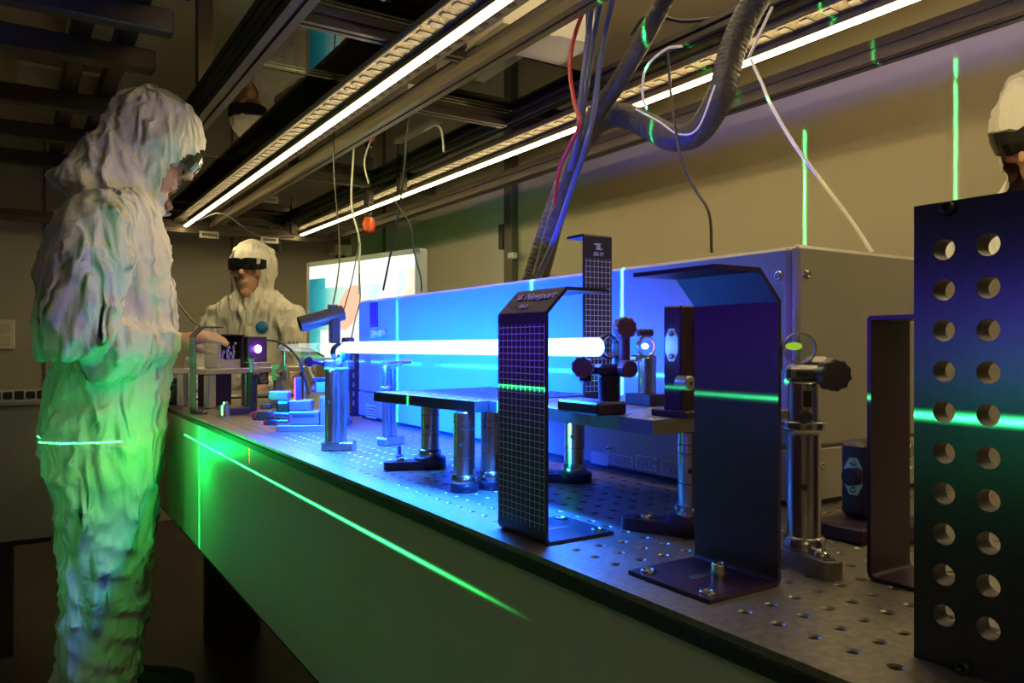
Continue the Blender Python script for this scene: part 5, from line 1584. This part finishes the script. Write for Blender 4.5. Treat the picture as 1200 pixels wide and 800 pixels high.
# near arm: shoulder, elbow, wrist
def limb(pts):
    rings = []
    for i, (c, r) in enumerate(pts):
        c = Vector(c); d = (Vector(pts[min(i + 1, len(pts) - 1)][0]) - Vector(pts[max(i - 1, 0)][0])).normalized()
        a = d.orthogonal().normalized(); b = d.cross(a)
        rings.append((c, a * r, b * r))
    return rings
arm_n = [(Q(124, 250, PYC - 0.17), 0.080), (Q(112, 280, PYC - 0.215), 0.086), (Q(100, 330, PYC - 0.25), 0.082), (Q(90, 375, PYC - 0.26), 0.080), (Q(90, 402, PYC - 0.26), 0.080), (Q(112, 412, PYC - 0.24), 0.074), (Q(145, 408, PYC - 0.19), 0.068), (Q(180, 401, PYC - 0.125), 0.056), (Q(199, 398, PYC - 0.095), 0.043)]
suit.loft(limb(arm_n))
arm_f = [(Q(125, 252, PYC + 0.17), 0.085), (Q(116, 300, PYC + 0.22), 0.09), (Q(112, 360, PYC + 0.22), 0.08), (Q(122, 398, PYC + 0.21), 0.078), (Q(155, 398, PYC + 0.17), 0.064), (Q(188, 397, PYC + 0.12), 0.045)]
suit.loft(limb(arm_f))
# neck and hood
hc = Q(178, 172)
gaze = Vector((0.80, -0.28, -0.47)).normalized()
Rh = orient(gaze, (0.45, 0, 0.9))
suit.loft([(Q(120, 238), Vector((0.13, 0, -0.05)), Vector((0, 0.13, 0))), (Q(133, 212), Vector((0.10, 0, -0.05)), Vector((0, 0.105, 0))), (Q(150, 192), Vector((0.095, 0, -0.06)), Vector((0, 0.105, 0))), (Q(168, 178), Vector((0.09, 0, -0.06)), Vector((0, 0.105, 0)))])
suit.ball(hc, (0.118, 0.128, 0.140), Rh, 28, 18)
suit.ball(hc + Rh @ Vector((0, -0.02, 0.03)), (0.112, 0.115, 0.12), Rh, 28, 18)
suit.ball(hc + Rh @ Vector((0, 0.055, -0.095)), (0.075, 0.075, 0.075), Rh, 24, 14)
me = cloth_mesh(suit, 0.0105, 0.0115, 'coverall', [(hc + Rh @ Vector((0, 0.04, -0.035)), gaze, 0.078, 0.100, Rh @ Vector((0, 0, 1)))], 3.1)
me.transform(Matrix.Translation(-p1o))
part('coverall', me, M_SUIT, p1, 'crumpled white hooded coverall')
# body under the suit: head, neck, forearms and hands in one mesh
bodyb = MB()
hd = hc + Rh @ Vector((0, 0.012, -0.008))
head_mesh(bodyb, hd, Rh)
bodyb.loft([(hd + Rh @ Vector((0, -0.02, -0.06)), Rh @ Vector((0.055, 0, 0)), Rh @ Vector((0, 0.06, 0))), (Q(135, 215), Vector((0.055, 0, 0)), Vector((0, 0.055, 0))), (Q(122, 250), Vector((0.08, 0, 0)), Vector((0, 0.12, 0))), (Q(122, 300), Vector((0.10, 0, 0)), Vector((0, 0.15, 0))), (Q(126, 400), Vector((0.09, 0, 0)), Vector((0, 0.13, 0))), (Q(122, 480), Vector((0.10, 0, 0)), Vector((0, 0.15, 0)))])
for Yl, bx in ((YN, 118), (YF, 130)):
    bodyb.loft(limb([(Q(120, 480, Yl), 0.085), (Q(bx, 620, Yl), 0.06), (Q(bx, 740, Yl), 0.05), (Vector((Q(112, 740, Yl).x, Yl, 0.07)), 0.035)]))
bodyb.loft(limb([(Q(122, 255, PYC - 0.13), 0.05), (Q(94, 398, PYC - 0.25), 0.042), (Q(199, 398, PYC - 0.095), 0.029), (Q(206, 398, PYC - 0.095), 0.026)]))
bodyb.loft(limb([(Q(122, 255, PYC + 0.13), 0.05), (Q(120, 395, PYC + 0.2), 0.042), (Q(188, 397, PYC + 0.12), 0.029), (Q(194, 397, PYC + 0.125), 0.026)]))
hand_chain(bodyb, Q(209, 398, PYC - 0.097), (0.97, -0.12, 0.12), (0.1, -0.45, 0.9), 0.35, 1.0, 0.78)
hand_chain(bodyb, Q(197, 397, PYC + 0.127), (0.6, 0.7, 0.12), (0.0, 0.1, 1.0), 0.3, -1.0, 0.80)
me = skin_mesh(bodyb, 'body', 0.0036, 3)
me.transform(Matrix.Translation(-p1o))
part('body', me, M_SKIN, p1)
goggles(p1, hd - p1o + Rh @ Vector((0, 0.004, 0.004)), Rh, M_GOGS)
# collar flap under the chin
cf = Q(186, 243) - p1o
part('collar_flap', MB().prism([cf + Vector((-0.03, -0.07, 0.02)), cf + Vector((0.012, -0.05, 0.028)), cf + Vector((0.0, -0.04, -0.03))], (0.0, 0.006, 0.0)), M_SUIT, p1)
for Yl, bx in ((YN, 118), (YF, 134)):
    sole(p1, (Q(bx, 740, Yl).x - p1o.x + 0.03, Yl - p1o.y, 0.0), -PI / 2, M_SHOE)


# ---------------- a generic standing person, facing local +y, head may be tilted
def standing(name, loc, rz, label, h=1.72, lean=0.0, head_fwd=(0, 1, -0.1), seed=1.0, arms=((-0.30, 0.10, 1.05), (-0.20, 0.38, 0.98), (0.30, 0.10, 1.05), (0.20, 0.38, 0.98)), badge=False):
    root = thing(name, loc, label, 'person', rz)
    k = h / 1.72
    def L(x, y, z):
        y2 = y + lean * max(0.0, z - 0.9) ; return Vector((x, y2, z)) * k
    s = MB()
    s.loft([(L(0, 0, z), Vector((a, 0, 0)) * k, Vector((0, b, 0)) * k) for z, a, b in ((0.78, 0.13, 0.12), (0.86, 0.20, 0.155), (0.98, 0.215, 0.165), (1.08, 0.20, 0.155), (1.20, 0.215, 0.16), (1.32, 0.232, 0.155), (1.40, 0.225, 0.14), (1.45, 0.17, 0.115), (1.485, 0.11, 0.095), (1.50, 0.085, 0.085))])
    for sx in (-1, 1):
        s.loft(limb([(L(sx * 0.10, 0, 0.90), 0.115 * k), (L(sx * 0.11, 0, 0.7), 0.11 * k), (L(sx * 0.115, 0.01, 0.45), 0.095 * k), (L(sx * 0.12, 0, 0.2), 0.085 * k), (L(sx * 0.12, 0, 0.09), 0.085 * k)]))
    for e, w, sx in ((arms[0], arms[1], -1), (arms[2], arms[3], 1)):
        sh = L(sx * 0.185, 0, 1.39)
        E_, W_ = L(*e), L(*w)
        s.loft(limb([(sh, 0.080 * k), (sh.lerp(E_, 0.4), 0.085 * k), (E_, 0.073 * k), (E_.lerp(W_, 0.5), 0.066 * k), (W_, 0.050 * k)]))
    hcn = L(0, 0.02, 1.60)
    R = orient(head_fwd, (0, 0.1, 1))
    s.loft([(L(0, 0, 1.44), Vector((0.12, 0, 0)) * k, Vector((0, 0.11, 0)) * k), (L(0, 0.005, 1.50), Vector((0.095, 0, 0)) * k, Vector((0, 0.095, 0)) * k), (hcn - Vector((0, 0, 0.03)), Vector((0.10, 0, 0)) * k, Vector((0, 0.10, 0)) * k)])
    s.ball(hcn + R @ Vector((0, 0.0, 0.016)) * k, Vector((0.120, 0.134, 0.146)) * k, R, 26, 16)
    s.ball(hcn + R @ Vector((0, 0.045, -0.095)) * k, Vector((0.075, 0.070, 0.07)) * k, R, 20, 12)
    me = cloth_mesh(s, 0.012, 0.010, 'coverall', [(hcn + R @ Vector((0, 0.04, -0.042)) * k, R @ Vector((0, 1, 0)), 0.070 * k, 0.088 * k, R @ Vector((0, 0, 1)))], seed)
    part('coverall', me, M_SUIT, root)
    b = MB()
    hd_ = hcn + R @ Vector((0, 0.012, 0.0)) * k
    head_mesh(b, hd_, R)
    b.loft([(hd_ + R @ Vector((0, -0.02, -0.06)), Vector((0.055, 0, 0)), Vector((0, 0.06, 0))), (L(0, 0, 1.46), Vector((0.06, 0, 0)), Vector((0, 0.06, 0))), (L(0, 0, 1.38), Vector((0.15, 0, 0)), Vector((0, 0.09, 0))), (L(0, 0, 1.05), Vector((0.13, 0, 0)), Vector((0, 0.09, 0))), (L(0, 0, 0.9), Vector((0.14, 0, 0)), Vector((0, 0.1, 0)))])
    for sx in (-1, 1): b.loft(limb([(L(sx * 0.09, 0, 0.92), 0.08), (L(sx * 0.11, 0, 0.48), 0.055), (L(sx * 0.12, 0, 0.07), 0.035)]))
    for e, w, sx in ((arms[0], arms[1], -1), (arms[2], arms[3], 1)):
        E_, W_ = L(*e), L(*w); d = (W_ - E_).normalized()
        b.loft(limb([(L(sx * 0.165, 0, 1.37), 0.045), (E_, 0.038), (W_, 0.028), (W_ + d * 0.03, 0.026)]))
        hand_chain(b, W_ + d * 0.035, d, (0.0, 0.0, 1.0) if abs(d.z) < 0.8 else (sx, 0, 0), 0.4, -sx, k)
    part('body', skin_mesh(b, 'body', 0.006, 3), M_SKIN, root)
    goggles(root, hd_ + R @ Vector((0, 0.003, 0.004)), R, M_GOG)
    for sx in (-1, 1): sole(root, (sx * 0.12, 0.03, 0), 0.0, M_SHOE)
    # zip placket and chest badge
    part('zip_placket', MB().tube([L(0, 0.150, 1.0), L(0, 0.150, 1.2), L(0, 0.148, 1.33), L(0, 0.125, 1.41), L(0, 0.115, 1.47)], 0.007, 8, 4), M_SUIT, root)
    if badge:
        part('chest_badge', MB().lathe([(0.0001, 0.004), (0.026, 0.004), (0.027, 0.0)], L(-0.10, 0.152, 1.29), (-0.25, 1, 0), 24), M_BADGE, root, 'round blue chest badge')
    return root


tb = 3.42
pc = W(302, 330, T=tb)
face_dir = math.atan2(-(pc.x) - 0.55, -(pc.y) * -1) 
toward = math.atan2(-pc.y, -pc.x)             # direction to the camera
rz2 = toward - PI / 2 - 0.42
zhead = W(302, 287, T=tb).z
standing('person', (pc.x, pc.y, 0), rz2, 'person in white coverall and black goggles standing behind the table, facing the beam', h=zhead / 1.747 * 1.72, lean=0.05, head_fwd=(0.0, 1, -0.05), seed=7.7, badge=True)
# third person: only the edge of the hood is in view
pc3 = W(1216, 150, X=1.72)
t3 = pc3.x * ST + pc3.y * CT
z3 = W(1222, 76, T=t3).z
standing('person', (pc3.x + 0.05, pc3.y - 0.02, 0), PI / 2 - 0.15, 'person in white hood and dark goggles behind the perforated plate', h=z3 / 1.747 * 1.72, lean=0.0, head_fwd=(0.0, 1, -0.55), seed=12.2, arms=((-0.30, -0.02, 1.08), (-0.32, 0.06, 0.84), (0.30, -0.02, 1.08), (0.32, 0.06, 0.84)))
